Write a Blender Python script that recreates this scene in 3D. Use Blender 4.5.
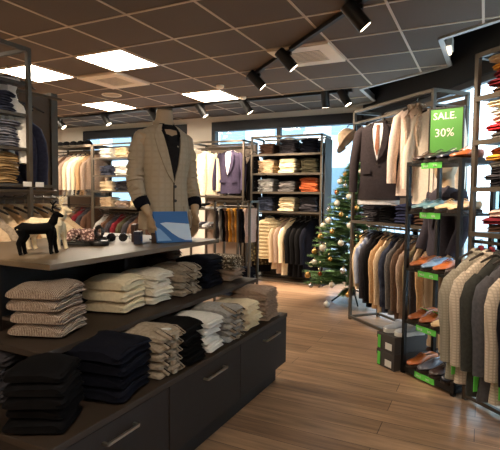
import bpy, math, random
from mathutils import Vector, Matrix, noise
from mathutils.geometry import tessellate_polygon
PI = math.pi
S = bpy.context.scene
C = S.collection
for o in list(bpy.data.objects): bpy.data.objects.remove(o)

# ---------------------------------------------------------------- camera, world, light, exposure
def make_camera():
    pitch, roll, yaw = -.0612, .01136, .46253
    cy, sy, cp, sp = math.cos(yaw), math.sin(yaw), math.cos(pitch), math.sin(pitch)
    f = Vector((-sy*cp, cy*cp, sp)); r0 = Vector((cy, sy, 0)); u0 = r0.cross(f)
    r = r0*math.cos(roll)+u0*math.sin(roll); u = -r0*math.sin(roll)+u0*math.cos(roll)
    cam = bpy.data.cameras.new('camera'); co = bpy.data.objects.new('camera', cam); C.objects.link(co)
    m = Matrix((r, u, -f)).transposed().to_4x4(); m.translation = Vector((0, 0, 1.3))
    co.matrix_world = m
    cam.sensor_fit = 'HORIZONTAL'; cam.sensor_width = 36; cam.lens = 36*468.1/500
    cam.clip_start = .02; cam.clip_end = 200
    S.camera = co
make_camera()
w = bpy.data.worlds.new('world'); S.world = w; w.use_nodes = True
bg = w.node_tree.nodes['Background']; bg.inputs[0].default_value = (.84, .93, 1, 1); bg.inputs[1].default_value = 5.2
S.view_settings.view_transform = 'Standard'; S.view_settings.look = 'None'
S.view_settings.gamma = 1; S.view_settings.use_curve_mapping = False
S.view_settings.exposure = 0.62
PANEL_E = 27.0      # ceiling light panels over the far part of the shop
PANEL_N = 15.0      # ceiling light panels out of the picture
SPOT_E = 95.0       # track spots
WARM = (1, .80, .60)

# ---------------------------------------------------------------- materials
_m = {}
def srgb(c):
    return tuple((x/12.92 if x <= .04045 else ((x+.055)/1.055)**2.4) for x in [v/255 for v in c])
def mat(key, col=(128, 128, 128), rough=.6, metal=0, kind=None, col2=None, scale=60, bump=.3, emit=0, alpha=1, coat=0):
    if key in _m: return _m[key]
    m = bpy.data.materials.new(key); _m[key] = m; m.use_nodes = True
    n = m.node_tree.nodes; L = m.node_tree.links; b = n['Principled BSDF']
    c = srgb(col); b.inputs['Base Color'].default_value = (*c, 1)
    b.inputs['Roughness'].default_value = rough; b.inputs['Metallic'].default_value = metal
    if kind in ('cloth', 'knit', 'plaid', 'stripe', 'camo'): b.inputs['Specular IOR Level'].default_value = .12
    if coat: b.inputs['Coat Weight'].default_value = coat
    if emit:
        b.inputs['Emission Color'].default_value = (*c, 1); b.inputs['Emission Strength'].default_value = emit
    c2 = srgb(col2) if col2 else tuple(v*.72 for v in c)
    tc = n.new('ShaderNodeTexCoord')
    def mixc(fac):
        x = n.new('ShaderNodeMix'); x.data_type = 'RGBA'
        x.inputs[6].default_value = (*c, 1); x.inputs[7].default_value = (*c2, 1)
        L.new(fac, x.inputs[0]); L.new(x.outputs[2], b.inputs['Base Color']); return x
    def bmp(fac, s, d=.004):
        k = n.new('ShaderNodeBump'); k.inputs['Strength'].default_value = s; k.inputs['Distance'].default_value = d
        L.new(fac, k.inputs['Height']); L.new(k.outputs[0], b.inputs['Normal'])
    def mapped(sc):
        mp = n.new('ShaderNodeMapping'); mp.inputs['Scale'].default_value = sc
        L.new(tc.outputs['Object'], mp.inputs[0]); return mp.outputs[0]
    if kind == 'cloth':
        t = n.new('ShaderNodeTexNoise'); t.inputs['Scale'].default_value = scale; t.inputs['Detail'].default_value = 3
        L.new(tc.outputs['Object'], t.inputs[0]); r = n.new('ShaderNodeMapRange')
        r.inputs[1].default_value = .35; r.inputs[2].default_value = .75; L.new(t.outputs[0], r.inputs[0])
        mixc(r.outputs[0]); bmp(t.outputs[0], bump, .003)
    elif kind == 'knit':      # cable rows
        wv = n.new('ShaderNodeTexWave'); wv.wave_type = 'BANDS'; wv.bands_direction = 'X'
        wv.inputs['Scale'].default_value = scale/20; wv.inputs['Distortion'].default_value = 3.5; wv.inputs['Detail Scale'].default_value = 6
        L.new(mapped((20, 20, 8)), wv.inputs[0]); mixc(wv.outputs[1]); bmp(wv.outputs[1], .7, .004)
    elif kind == 'plaid':
        outs = []
        for ax in 'XZ':
            wv = n.new('ShaderNodeTexWave'); wv.bands_direction = ax; wv.inputs['Scale'].default_value = scale/3.2
            L.new(tc.outputs['Object'], wv.inputs[0]); p = n.new('ShaderNodeMath'); p.operation = 'POWER'; p.inputs[1].default_value = 3
            L.new(wv.outputs[1], p.inputs[0]); outs.append(p.outputs[0])
        a = n.new('ShaderNodeMath'); a.operation = 'MAXIMUM'; L.new(outs[0], a.inputs[0]); L.new(outs[1], a.inputs[1])
        mixc(a.outputs[0])
    elif kind == 'stripe':
        wv = n.new('ShaderNodeTexWave'); wv.bands_direction = 'X'; wv.inputs['Scale'].default_value = scale/10; wv.inputs['Distortion'].default_value = 1
        L.new(tc.outputs['Object'], wv.inputs[0]); mixc(wv.outputs[1])
    elif kind == 'wood':      # laminate planks running along X
        br = n.new('ShaderNodeTexBrick'); br.offset = .37; br.inputs['Scale'].default_value = 1
        br.inputs['Brick Width'].default_value = 1.3; br.inputs['Row Height'].default_value = .16; br.inputs['Mortar Size'].default_value = .0022
        br.inputs['Mortar Smooth'].default_value = .3; br.inputs['Bias'].default_value = 0
        br.inputs['Color1'].default_value = (*c, 1); br.inputs['Color2'].default_value = (*c2, 1); br.inputs['Mortar'].default_value = (.04, .025, .015, 1)
        L.new(tc.outputs['Object'], br.inputs[0])
        g = n.new('ShaderNodeTexNoise'); g.inputs['Scale'].default_value = 1; g.inputs['Detail'].default_value = 8; g.inputs['Roughness'].default_value = .65
        L.new(mapped((1.6, 22, 1)), g.inputs[0])
        r = n.new('ShaderNodeMapRange'); r.inputs[1].default_value = .3; r.inputs[2].default_value = .7; r.inputs[3].default_value = .45; r.inputs[4].default_value = 1.4
        L.new(g.outputs[0], r.inputs[0])
        x = n.new('ShaderNodeMix'); x.data_type = 'RGBA'; x.blend_type = 'MULTIPLY'; x.inputs[0].default_value = 1
        L.new(br.outputs[0], x.inputs[6]); L.new(r.outputs[0], x.inputs[7]); L.new(x.outputs[2], b.inputs['Base Color'])
        bmp(g.outputs[0], .15, .002)
    elif kind == 'grain':     # dark oak laminate of the island
        g = n.new('ShaderNodeTexNoise'); g.inputs['Scale'].default_value = 1; g.inputs['Detail'].default_value = 5
        L.new(mapped((40, 3, 40)), g.inputs[0]); mixc(g.outputs[0]); bmp(g.outputs[0], .1, .002)
    elif kind == 'mottle':
        t = n.new('ShaderNodeTexNoise'); t.inputs['Scale'].default_value = scale; L.new(tc.outputs['Object'], t.inputs[0])
        mixc(t.outputs[0])
    elif kind == 'camo':
        t = n.new('ShaderNodeTexVoronoi'); t.inputs['Scale'].default_value = scale; L.new(tc.outputs['Object'], t.inputs[0])
        r = n.new('ShaderNodeMapRange'); r.inputs[1].default_value = .3; r.inputs[2].default_value = .5; L.new(t.outputs[0], r.inputs[0]); mixc(r.outputs[0])
    return m
def glass_mat(key, tint=(235, 245, 250), gl=.12):
    if key in _m: return _m[key]
    m = bpy.data.materials.new(key); _m[key] = m; m.use_nodes = True; n = m.node_tree.nodes; L = m.node_tree.links
    for x in list(n): n.remove(x)
    o = n.new('ShaderNodeOutputMaterial'); t = n.new('ShaderNodeBsdfTransparent'); g = n.new('ShaderNodeBsdfGlossy'); mx = n.new('ShaderNodeMixShader')
    t.inputs[0].default_value = (*srgb(tint), 1); g.inputs['Roughness'].default_value = .02; mx.inputs[0].default_value = gl
    L.new(t.outputs[0], mx.inputs[1]); L.new(g.outputs[0], mx.inputs[2]); L.new(mx.outputs[0], o.inputs[0]); return m

def cl(name, col, kind='cloth', col2=None, scale=60): return mat(name+'_cloth', col, .9, 0, kind, col2, scale)
rack_m = mat('dark_bronze_metal', (98, 88, 76), .42, .6, 'mottle', (86, 77, 66), 8)
black_m = mat('black_metal', (24, 23, 22), .45, .3, 'mottle', (34, 32, 30), 12)
shelf_m = mat('rack_shelf', (84, 76, 65), .5, .3, 'mottle', (66, 59, 51), 6)
isl_m = mat('island_laminate', (40, 29, 21), .65, 0, 'grain', (31, 22, 16))
ctop_m = mat('counter_top', (58, 44, 32), .6, 0, 'grain', (48, 36, 26))
chrome_m = mat('brushed_steel', (190, 180, 165), .3, .9, 'mottle', (170, 160, 148), 20)
white_m = mat('white_paint', (225, 220, 210), .7, 0, 'mottle', (215, 210, 200), 3)
tag_m = mat('green_card', (96, 205, 70), .6, 0, 'mottle', (110, 220, 90), 30)
lab_m = mat('white_card', (235, 232, 225), .6, 0, 'mottle', (220, 216, 208), 30)
hang_m = mat('hanger_plastic', (45, 40, 36), .4, 0, 'mottle', (60, 52, 46), 20)
hangc_m = mat('hanger_chrome', (205, 200, 190), .25, .9, 'mottle', (180, 175, 165), 20)
red_m = mat('coral_plastic', (215, 70, 75), .5, 0, 'mottle', (190, 50, 60), 20)
skin_m = mat('mannequin_skin', (178, 150, 118), .5, 0, 'mottle', (168, 140, 108), 6)

# ---------------------------------------------------------------- mesh builder
class MB:
    def __init__(s): s.v = []; s.f = []
    def add(s, vs, fs):
        k = len(s.v); s.v += [tuple(v) for v in vs]; s.f += [tuple(i+k for i in f) for f in fs]; return s
    def box(s, x0, x1, y0, y1, z0, z1):
        vs = [(x, y, z) for x in (x0, x1) for y in (y0, y1) for z in (z0, z1)]
        return s.add(vs, [(0, 1, 3, 2), (4, 6, 7, 5), (0, 4, 5, 1), (2, 3, 7, 6), (0, 2, 6, 4), (1, 5, 7, 3)])
    def bar(s, p, q, a=.02, b=None):
        p, q = Vector(p), Vector(q); b = b or a; d = (q-p).normalized()
        up = Vector((0, 0, 1)) if abs(d.z) < .9 else Vector((0, 1, 0))
        r = d.cross(up).normalized(); u = r.cross(d)
        vs = [e+r*(i*a/2)+u*(j*b/2) for e in (p, q) for i, j in ((-1, -1), (1, -1), (1, 1), (-1, 1))]
        return s.add(vs, [(0, 1, 2, 3), (7, 6, 5, 4), (0, 4, 5, 1), (1, 5, 6, 2), (2, 6, 7, 3), (3, 7, 4, 0)])
    def loft(s, rings, cap=True):
        n = len(rings[0]); vs = [p for r in rings for p in r]
        fs = [(i*n+j, i*n+(j+1) % n, (i+1)*n+(j+1) % n, (i+1)*n+j) for i in range(len(rings)-1) for j in range(n)]
        if cap: fs += [tuple(range(n))[::-1], tuple((len(rings)-1)*n+j for j in range(n))]
        return s.add(vs, fs)
    def tube(s, pts, rad, seg=8, flat=1, side=None):
        pts = [Vector(p) for p in pts]; n = len(pts)
        if not hasattr(rad, '__len__'): rad = [rad]*n
        rings = []; ref = Vector(side) if side else None
        for i, p in enumerate(pts):
            d = (pts[min(i+1, n-1)]-pts[max(i-1, 0)]).normalized()
            up = ref if ref else (Vector((0, 0, 1)) if abs(d.z) < .9 else Vector((0, 1, 0)))
            r = d.cross(up)
            if r.length < 1e-4: r = d.cross(Vector((1, 0, .1)))
            r.normalize(); u = r.cross(d)
            rings.append([p+(r*math.cos(t)+u*math.sin(t)*flat)*rad[i] for t in [2*PI*k/seg for k in range(seg)]])
        return s.loft(rings)
    def lathe(s, prof, seg=16, c=(0, 0, 0)):
        return s.loft([[(c[0]+r*math.cos(2*PI*k/seg), c[1]+r*math.sin(2*PI*k/seg), c[2]+z) for k in range(seg)] for r, z in prof])
    def ball(s, c, r, seg=10, sc=(1, 1, 1)):
        m = seg//2+1; rings = []
        for i in range(m+1):
            a = -PI/2+PI*(i+.001)/(m+.002); rings.append([(c[0]+r*sc[0]*math.cos(a)*math.cos(2*PI*k/seg), c[1]+r*sc[1]*math.cos(a)*math.sin(2*PI*k/seg), c[2]+r*sc[2]*math.sin(a)) for k in range(seg)])
        return s.loft(rings)
    def prism(s, pts, z0, z1):
        n = len(pts); vs = [(x, y, z0) for x, y in pts]+[(x, y, z1) for x, y in pts]
        tri = tessellate_polygon([[Vector((x, y, 0)) for x, y in pts]])
        fs = [tuple(t) for t in tri]+[tuple(i+n for i in t[::-1]) for t in tri]
        fs += [(i, (i+1) % n, (i+1) % n+n, i+n) for i in range(n)]
        return s.add(vs, fs)
    def xf(s, m):
        s.v = [tuple(m @ Vector(v)) for v in s.v]; return s
def tag(o, label=None, cat=None, group=None, kind=None):
    if label: o['label'] = label
    if cat: o['category'] = cat
    if group: o['group'] = group
    if kind: o['kind'] = kind
    return o
def obj(name, mb, m, parent=None, loc=(0, 0, 0), rz=0, smooth=True, label=None, cat=None, group=None, kind=None, bevel=0, remesh=0):
    me = bpy.data.meshes.new(name); me.from_pydata(mb.v, [], mb.f); me.update()
    import bmesh
    b = bmesh.new(); b.from_mesh(me); bmesh.ops.recalc_face_normals(b, faces=b.faces); b.to_mesh(me); b.free()
    me.materials.append(m)
    if smooth:
        me.polygons.foreach_set('use_smooth', [True]*len(me.polygons))
        try: me.set_sharp_from_angle(angle=math.radians(42))
        except Exception: pass
    o = bpy.data.objects.new(name, me); C.objects.link(o); o.location = loc; o.rotation_euler = (0, 0, rz)
    if parent: o.parent = parent
    if bevel:
        md = o.modifiers.new('bevel', 'BEVEL'); md.width = bevel; md.segments = 2; md.limit_method = 'ANGLE'
    if remesh:
        md = o.modifiers.new('remesh', 'REMESH'); md.mode = 'VOXEL'; md.voxel_size = remesh; md.use_smooth_shade = True
        md = o.modifiers.new('smooth', 'SMOOTH'); md.factor = .5; md.iterations = 4
    return tag(o, label, cat, group, kind)
def thing(name, label, cat, loc=(0, 0, 0), rz=0, group=None):
    o = bpy.data.objects.new(name, None); C.objects.link(o); o.location = loc; o.rotation_euler = (0, 0, rz); o.empty_display_size = .1
    return tag(o, label, cat, group)
KIDS = {}
def dup(root, loc=None, rz=None, label=None, group=None):
    r = root.copy(); C.objects.link(r)
    if loc is not None: r.location = loc
    if rz is not None: r.rotation_euler = (0, 0, rz)
    if label: r['label'] = label
    if group: r['group'] = group
    for ch in list(root.children):
        c = ch.copy(); C.objects.link(c); c.parent = r
        for g in list(ch.children):
            d = g.copy(); C.objects.link(d); d.parent = c
    return r
def text_mb(s, size, mb_depth=.001):
    cu = bpy.data.curves.new('t', 'FONT'); cu.body = s; cu.size = size; cu.extrude = mb_depth; cu.resolution_u = 2
    o = bpy.data.objects.new('t', cu); C.objects.link(o)
    bpy.context.view_layer.update()
    me = o.evaluated_get(bpy.context.evaluated_depsgraph_get()).to_mesh()
    mb = MB(); mb.add([v.co[:] for v in me.vertices], [tuple(p.vertices) for p in me.polygons])
    bpy.data.objects.remove(o); bpy.data.curves.remove(cu)
    return mb

CH = 2.654
# ---------------------------------------------------------------- room shell
FD = Vector((.59087, -.80677, 0)); FO = Vector((-1.65, 7.0, 0)); FN = Vector((.80677, .59087, 0))
def fp(t, off=0, z=0): v = FO+FD*t+FN*off; return (v.x, v.y, z)
FEND = 11.7
floor_m = mat('laminate_floor', (178, 142, 110), .33, 0, 'wood', (146, 113, 86))
room = [(-8.6, -2.5), fp(FEND)[:2], FO[:2], (-8.6, 7.0)]
obj('floor', MB().prism(room, -.05, 0), floor_m, kind='structure', smooth=False)
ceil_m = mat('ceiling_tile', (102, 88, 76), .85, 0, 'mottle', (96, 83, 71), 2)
edge = [(-8.6, 7.0), (-1.87, 7.0), (-1.42, 6.72), (-1.42, 5.89), (-.36, 5.23), (-.377, 4.335), (.68, 3.66), (.67, 2.78), (1.72, 2.1), (1.71, 1.22), (2.76, .55), (2.75, -.33), (3.8, -1.0), (3.79, -2.5), (-8.6, -2.5)]
obj('ceiling', MB().prism(edge, CH, CH+.03), ceil_m, kind='structure', smooth=False)
# T bars of the tile grid, clipped to the ceiling outline
def inside(x, y):
    c = False; n = len(edge)
    for i in range(n):
        (x0, y0), (x1, y1) = edge[i], edge[(i+1) % n]
        if (y0 > y) != (y1 > y) and x < (x1-x0)*(y-y0)/(y1-y0)+x0: c = not c
    return c
def crossings(fix, val):
    r = []
    for i in range(len(edge)):
        a, b = edge[i], edge[(i+1) % len(edge)]
        if fix == 'x': a, b = a[::1], b[::1]; u0, u1, v0, v1 = a[0], b[0], a[1], b[1]
        else: u0, u1, v0, v1 = a[1], b[1], a[0], b[0]
        if (u0 > val) != (u1 > val): r.append(v0+(v1-v0)*(val-u0)/(u1-u0))
    r.sort(); return list(zip(r[::2], r[1::2]))
gm = MB(); GX, GY = -3.656, 2.804
bar_m = mat('ceiling_grid_bar', (212, 190, 166), .5, .1, 'mottle', (202, 180, 156), 5)
for i in range(-9, 14):
    x = GX+.6*i
    for a, b in crossings('x', x+1e-4): gm.box(x-.009, x+.009, a, b, CH-.006, CH)
for j in range(-9, 8):
    y = GY+.6*j
    for a, b in crossings('y', y+1e-4): gm.box(a, b, y-.009, y+.009, CH-.0065, CH)
obj('trim_1', gm, bar_m, kind='structure', smooth=False)
em = MB()
for i in range(1, 13):
    (x0, y0), (x1, y1) = edge[i], edge[i+1]
    em.bar((x0, y0, CH+.03), (x1, y1, CH+.03), .012, .09); em.bar((x0, y0, CH-.008), (x1, y1, CH-.008), .045, .016)
obj('trim_2', em, mat('ceiling_edge_trim', (200, 190, 180), .4, .5, 'mottle', (185, 175, 165), 5), kind='structure', smooth=False)
blk = mat('black_fascia', (20, 19, 19), .8, 0, 'mottle', (26, 24, 24), 2)
hi = [(-8.7, -2.6), fp(FEND, .2)[:2], (fp(0, .2)[0], 7.2), (-8.7, 7.2)]
obj('trim_3', MB().prism(hi, 3.0, 3.05), blk, kind='structure', smooth=False)
fm = MB(); fm.add([fp(-.2, 0, 2.43), fp(FEND, 0, 2.43), fp(FEND, 0, 3.0), fp(-.2, 0, 3.0), fp(-.2, .15, 2.43), fp(FEND, .15, 2.43), fp(FEND, .15, 3.0), fp(-.2, .15, 3.0)],
                  [(0, 1, 2, 3), (7, 6, 5, 4), (0, 4, 5, 1), (1, 5, 6, 2), (2, 6, 7, 3), (3, 7, 4, 0)])
obj('wall_right', fm, blk, kind='structure', smooth=False)
# facade glazing on the right
frame_m = mat('window_frame', (62, 62, 64), .4, .4, 'mottle', (54, 54, 56), 6)
k = 0; t = .05
glz = glass_mat('window_glass')
GEND = 5.85
while t < GEND-.2:
    t2 = min(t+1.45, GEND); k += 1
    fb = MB()
    for a, b in (((t, 0), (t, 1)), ((t2, 0), (t2, 1))):
        fb.bar(fp(a[0], .06, 0), fp(a[0], .06, 2.43), .05, .07)
    fb.bar(fp(t, .06, .04), fp(t2, .06, .04), .06, .08); fb.bar(fp(t, .06, 2.4), fp(t2, .06, 2.4), .06, .06)
    o = obj('window_%d' % k, fb, frame_m, kind='structure', smooth=False)
    g = MB(); g.add([fp(t, .055, .07), fp(t2, .055, .07), fp(t2, .055, 2.39), fp(t, .055, 2.39), fp(t, .065, .07), fp(t2, .065, .07), fp(t2, .065, 2.39), fp(t, .065, 2.39)], [(0, 1, 2, 3), (7, 6, 5, 4), (0, 4, 5, 1), (1, 5, 6, 2), (2, 6, 7, 3), (3, 7, 4, 0)])
    obj('pane', g, glz, o, smooth=False)
    t = t2
NW = k
sm = MB(); sm.add([fp(GEND, 0, 0), fp(FEND, 0, 0), fp(FEND, 0, 2.43), fp(GEND, 0, 2.43), fp(GEND, .15, 0), fp(FEND, .15, 0), fp(FEND, .15, 2.43), fp(GEND, .15, 2.43)],
                  [(0, 1, 2, 3), (7, 6, 5, 4), (0, 4, 5, 1), (1, 5, 6, 2), (2, 6, 7, 3), (3, 7, 4, 0)])
obj('wall_daylight_block', sm, mat('beige_wall', (170, 156, 138), .85, 0, 'mottle', (160, 146, 128), 2), kind='structure', smooth=False)  # unseen solid wall instead of more glazing, added to hold back blue daylight
# back wall
wall_m = mat('warm_white_wall', (232, 224, 210), .85, 0, 'mottle', (226, 217, 202), 2)
wb = MB()
wb.box(-8.7, -7.25, 7.0, 7.2, 0, CH+.3); wb.box(-4.76, -4.24, 7.0, 7.2, 0, CH+.3)
wb.box(-7.25, -4.76, 7.0, 7.2, 2.56, CH+.3); wb.box(-4.24, -1.4, 7.0, 7.2, 2.56, CH+.3)
wb.box(-7.25, -4.76, 7.0, 7.2, 0, .5); wb.box(-4.24, -1.66, 7.0, 7.2, 0, .12)
obj('wall_back', wb, wall_m, kind='structure', smooth=False)
darkf = mat('dark_window_frame', (38, 38, 42), .5, .2, 'mottle', (46, 46, 50), 6)
for x0, x1, z0, mull in ((-7.25, -4.76, .5, (-6.0,)), (-4.24, -1.66, .12, (-3.0,))):
    k += 1; fb = MB()
    fb.box(x0, x1, 6.98, 7.1, 2.4, 2.56); fb.box(x0, x0+.07, 6.98, 7.1, z0, 2.4); fb.box(x1-.07, x1, 6.98, 7.1, z0, 2.4); fb.box(x0, x1, 6.98, 7.1, z0, z0+.07)
    for m_ in mull: fb.box(m_-.03, m_+.03, 7.0, 7.08, z0, 2.4)
    o = obj('window_%d' % k, fb, darkf, kind='structure', smooth=False)
    obj('pane', MB().box(x0+.05, x1-.05, 7.04, 7.05, z0+.05, 2.42), glz, o, smooth=False)
obj('wall_left', MB().box(-8.7, -8.6, -2.6, 7.2, 0, 3.0), wall_m, kind='structure', smooth=False)
obj('wall_near', MB().box(-8.7, 5.4, -2.6, -2.5, 0, 3.0), wall_m, kind='structure', smooth=False)
# outside: street, pale facades
pave = mat('outside_paving', (170, 175, 180), .8, 0, 'mottle', (150, 155, 160), .8)
tag(obj('outside_paving', MB().prism([(-30, 7.25), (-1.5, 7.25), fp(FEND, .3)[:2], (30, -3), (30, 40), (-30, 40)], -.08, -.06), pave, smooth=False), kind='structure')
def building(x0, x1, y, h, col, label, rz=0, loc=(0, 0, 0), fl=3):
    r = thing('building', label, 'building', loc, rz)
    obj('wall', MB().box(x0, x1, y, y+3, -.05, h), mat('facade_%d_%d' % (col[0], col[2]), col, .8, 0, 'mottle', tuple(int(c*.93) for c in col), 1), r, smooth=False)
    wm = mat('far_window', (130, 155, 172), .2, .2, 'mottle', (120, 140, 150), 2); n = int((x1-x0)/1.7)
    for i in range(n):
        for z in range(fl):
            xa = x0+.4+i*(x1-x0-.4)/n
            obj('window', MB().box(xa, xa+1.0, y-.04, y+.02, .6+z*2.6, 2.2+z*2.6), wm, r, smooth=False)
    obj('roof_edge', MB().box(x0-.1, x1+.1, y-.2, y+3.1, h, h+.15), frame_m, r, smooth=False)
    return r
building(-16, -7, 0, 8, (236, 238, 240), 'pale grey block seen through the far left window above the shelves', 0, (0, 15, 0))
building(-6.5, -.5, 0, 9, (214, 228, 238), 'light blue-grey block outside the back window behind the middle rack', 0, (0, 14, 0))
building(-4.5, 4.5, 0, 7, (188, 218, 216), 'teal-tinted shopfront block outside behind the Christmas tree', math.radians(-30), (4.2, 13.6, 0), 2)
building(-5, 5, 0, 8, (218, 230, 240), 'pale blue block outside the right-hand shop windows', math.radians(-62), (12.0, 4.6, 0))

# ---------------------------------------------------------------- ceiling fittings
pan_m = mat('light_panel', (255, 240, 218), .5, 0, emit=PANEL_E)
pan_n = mat('light_panel_near', (255, 240, 218), .5, 0, emit=PANEL_N)
pl = [(0, 1, 'brightest square ceiling light panel, nearest on the left beside the square vent'), (-2, 1, 'square ceiling light panel above the left wall shelving'), (-3, 4, 'small far square ceiling light panel beyond the round speaker'), (0, 4, 'far square ceiling light panel in the middle of the ceiling'),
      (-2, -3, 'ceiling light panel'), (5, -4, 'ceiling light panel'), (6, -7, 'ceiling light panel'), (2, -7, 'ceiling light panel'), (-6, 1, 'ceiling light panel'), (-6, 4, 'ceiling light panel')]
for i, j, lb in pl:
    x, y = GX+.6*i+.3, GY+.6*j+.3
    if lb == 'ceiling light panel': lb = 'square ceiling light panel out of the picture, over the near part of the shop'
    r = thing('ceiling_light', lb, 'ceiling light', (x, y, CH-.004), group='square light panels in the tile ceiling')
    obj('frame', MB().box(-.295, .295, -.295, -.28, -.01, 0).box(-.295, .295, .28, .295, -.01, 0).box(-.295, -.28, -.28, .28, -.01, 0).box(.28, .295, -.28, .28, -.01, 0), bar_m, r, smooth=False)
    obj('diffuser', MB().box(-.28, .28, -.28, .28, -.007, -.001), pan_m if j >= 1 else pan_n, r, smooth=False)
vent_m = mat('vent_cover', (250, 236, 214), .6, 0, 'mottle', (244, 228, 204), 6)
for (i, j), lb in (((-1, 2), 'square cream air vent between the two left ceiling light panels'), ((3, 2), 'square cream air vent beside the near track lights')):
    r = thing('ceiling_vent', lb, 'air vent', (GX+.6*i+.3, GY+.6*j+.3, CH-.004), group='square air vents')
    m1 = MB()
    m1.box(-.29, .29, -.29, -.17, -.02, 0).box(-.29, .29, .17, .29, -.02, 0).box(-.29, -.17, -.17, .17, -.02, 0).box(.17, .29, -.17, .17, -.02, 0)
    obj('cover', m1, vent_m, r, smooth=False)
    obj('duct', MB().box(-.17, .17, -.17, .17, -.006, -.002), mat('vent_dark', (70, 55, 42), .9, 0, 'mottle', (60, 48, 38), 5), r, smooth=False)
    for q in range(9):
        y = -.15+q*.0375
        obj('slat', MB().bar((-.17, y, -.014), (.17, y, -.014), .018, .003).xf(Matrix.Identity(4)), vent_m, r, smooth=False)
r = thing('ceiling_speaker', 'round cream speaker in the ceiling behind the square vent', 'speaker', (GX-.9, GY+2.1, CH-.002))
obj('rim', MB().lathe([(.13, 0), (.135, -.008), (.12, -.014), (.115, -.008)], 24), vent_m, r)
obj('grille', MB().lathe([(.115, -.002), (.115, -.008), (.02, -.012)], 24), mat('speaker_grille', (196, 178, 150), .7, 0, 'mottle', (170, 152, 126), 90), r)
for x, y in ((-2.95, 5.05), (-3.0, 5.75)):
    obj('smoke_detector', MB().lathe([(.05, 0), (.05, -.02), (.035, -.035), (.01, -.036)], 16), vent_m, loc=(x, y, CH), label='small round sprinkler head on the ceiling %s' % ('near the middle spotlight' if y < 5.4 else 'beside the far track'), cat='sprinkler')
def track(p, q, label):
    r = thing('light_track', label, 'light track', (0, 0, 0), group=None)
    p, q = Vector((*p, CH-.022)), Vector((*q, CH-.022))
    obj('rail', MB().bar(p, q, .036, .032), black_m, r, smooth=False)
    d = (q-p).normalized()
    for e, s in ((p, -1), (q, 1)): obj('end_cap', MB().bar(e, e+d*s*.03, .042, .038), black_m, r, smooth=False)
    return r
track((-2.42, 4.78), (-.45, 2.93), 'black light track running diagonally from the top of the picture')
track((-7.2, 5.98), (-1.55, 5.86), 'long black light track across the far end of the ceiling')
def spot(x, y, aim, label, energy=None, tilt=35):
    r = thing('track_spotlight', label, 'spotlight', (x, y, CH-.04), group='black cylindrical track spotlights')
    obj('adapter', MB().box(-.05, .05, -.017, .017, -.025, .004), black_m, r, smooth=False)
    obj('stem', MB().tube([(0, 0, -.02), (0, 0, -.05)], .012, 8), black_m, r)
    d = Vector((aim[0]-x, aim[1]-y, 0)).normalized(); a = math.radians(tilt)
    ax = d*math.sin(a)-Vector((0, 0, 1))*math.cos(a); c = Vector((0, 0, -.06))
    p, q = c-ax*.10, c+ax*.105
    obj('lamp_body', MB().tube([p-ax*.004, p, q-ax*.001, q], [.046, .053, .053, .051], 20), black_m, r)
    obj('lens', MB().tube([q, q+ax*.002], [.044, .04], 16), mat('spot_lens', (255, 232, 200), .3, 0, emit=9), r)
    l = bpy.data.lights.new('spot_lamp', 'SPOT'); l.energy = (energy or SPOT_E); l.color = WARM; l.spot_size = math.radians(62); l.spot_blend = .6; l.shadow_soft_size = .03
    lo = bpy.data.objects.new('spot_lamp', l); C.objects.link(lo); lo.parent = r
    lo.location = q+ax*.012; lo.rotation_euler = (-ax).to_track_quat('Z', 'Y').to_euler()
spot(-.84, 3.28, (.3, 3.9), 'nearest black spotlight at the top right, its lens glowing', tilt=42)
spot(-1.67, 4.05, (-.5, 4.7), 'black spotlight in the middle of the diagonal track', tilt=42)
spot(-2.25, 4.62, (-1.2, 5.3), 'black spotlight at the far end of the diagonal track', tilt=45)
for i_, (x_, y_, ax_, ay_) in enumerate([(-.12, 2.62, .35, 3.3), (.5, 2.05, 1.2, 2.6)]):  # unseen spots, added to brighten the right-hand racks
    spot(x_, y_, (ax_, ay_), 'added black spotlight out of the picture lighting the right rack, %s of two' % ['further', 'nearer'][i_], energy=70, tilt=30)
track((-.45, 2.93), (.9, 1.66), 'black light track out of the picture, over the right-hand aisle')
track((-1.7, .0), (-1.7, 1.0), 'added black light track out of the picture over the near aisle')  # unseen track, added only to carry the extra left spot
spot(-1.7, .6, (-2.7, 1.7), 'added black spotlight out of the picture lighting the left shelving', tilt=42)  # unseen spot, added to brighten the left shelving
spot(-1.87, 5.87, (-1.9, 6.6), 'black spotlight hanging straight near the right end of the far track', energy=150, tilt=12)
spot(-1.62, 5.86, (-1.0, 6.0), 'short black spotlight at the very right end of the far track', tilt=30)
spot(-3.02, 5.89, (-2.3, 6.3), 'black spotlight on the far track above the middle rack', energy=150, tilt=35)
spot(-3.76, 5.9, (-3.0, 6.35), 'black spotlight on the far track above the purple blazer', energy=150, tilt=35)
spot(-4.66, 5.93, (-4.1, 6.4), 'black spotlight on the far track just behind the mannequin neck', energy=150, tilt=35)
spot(-5.66, 5.95, (-5.1, 6.15), 'black spotlight on the far track above the pale folded piles', energy=150, tilt=30)
spot(-6.75, 5.97, (-5.9, 6.35), 'leftmost black spotlight on the far track, above the long coats', tilt=45)

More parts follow.
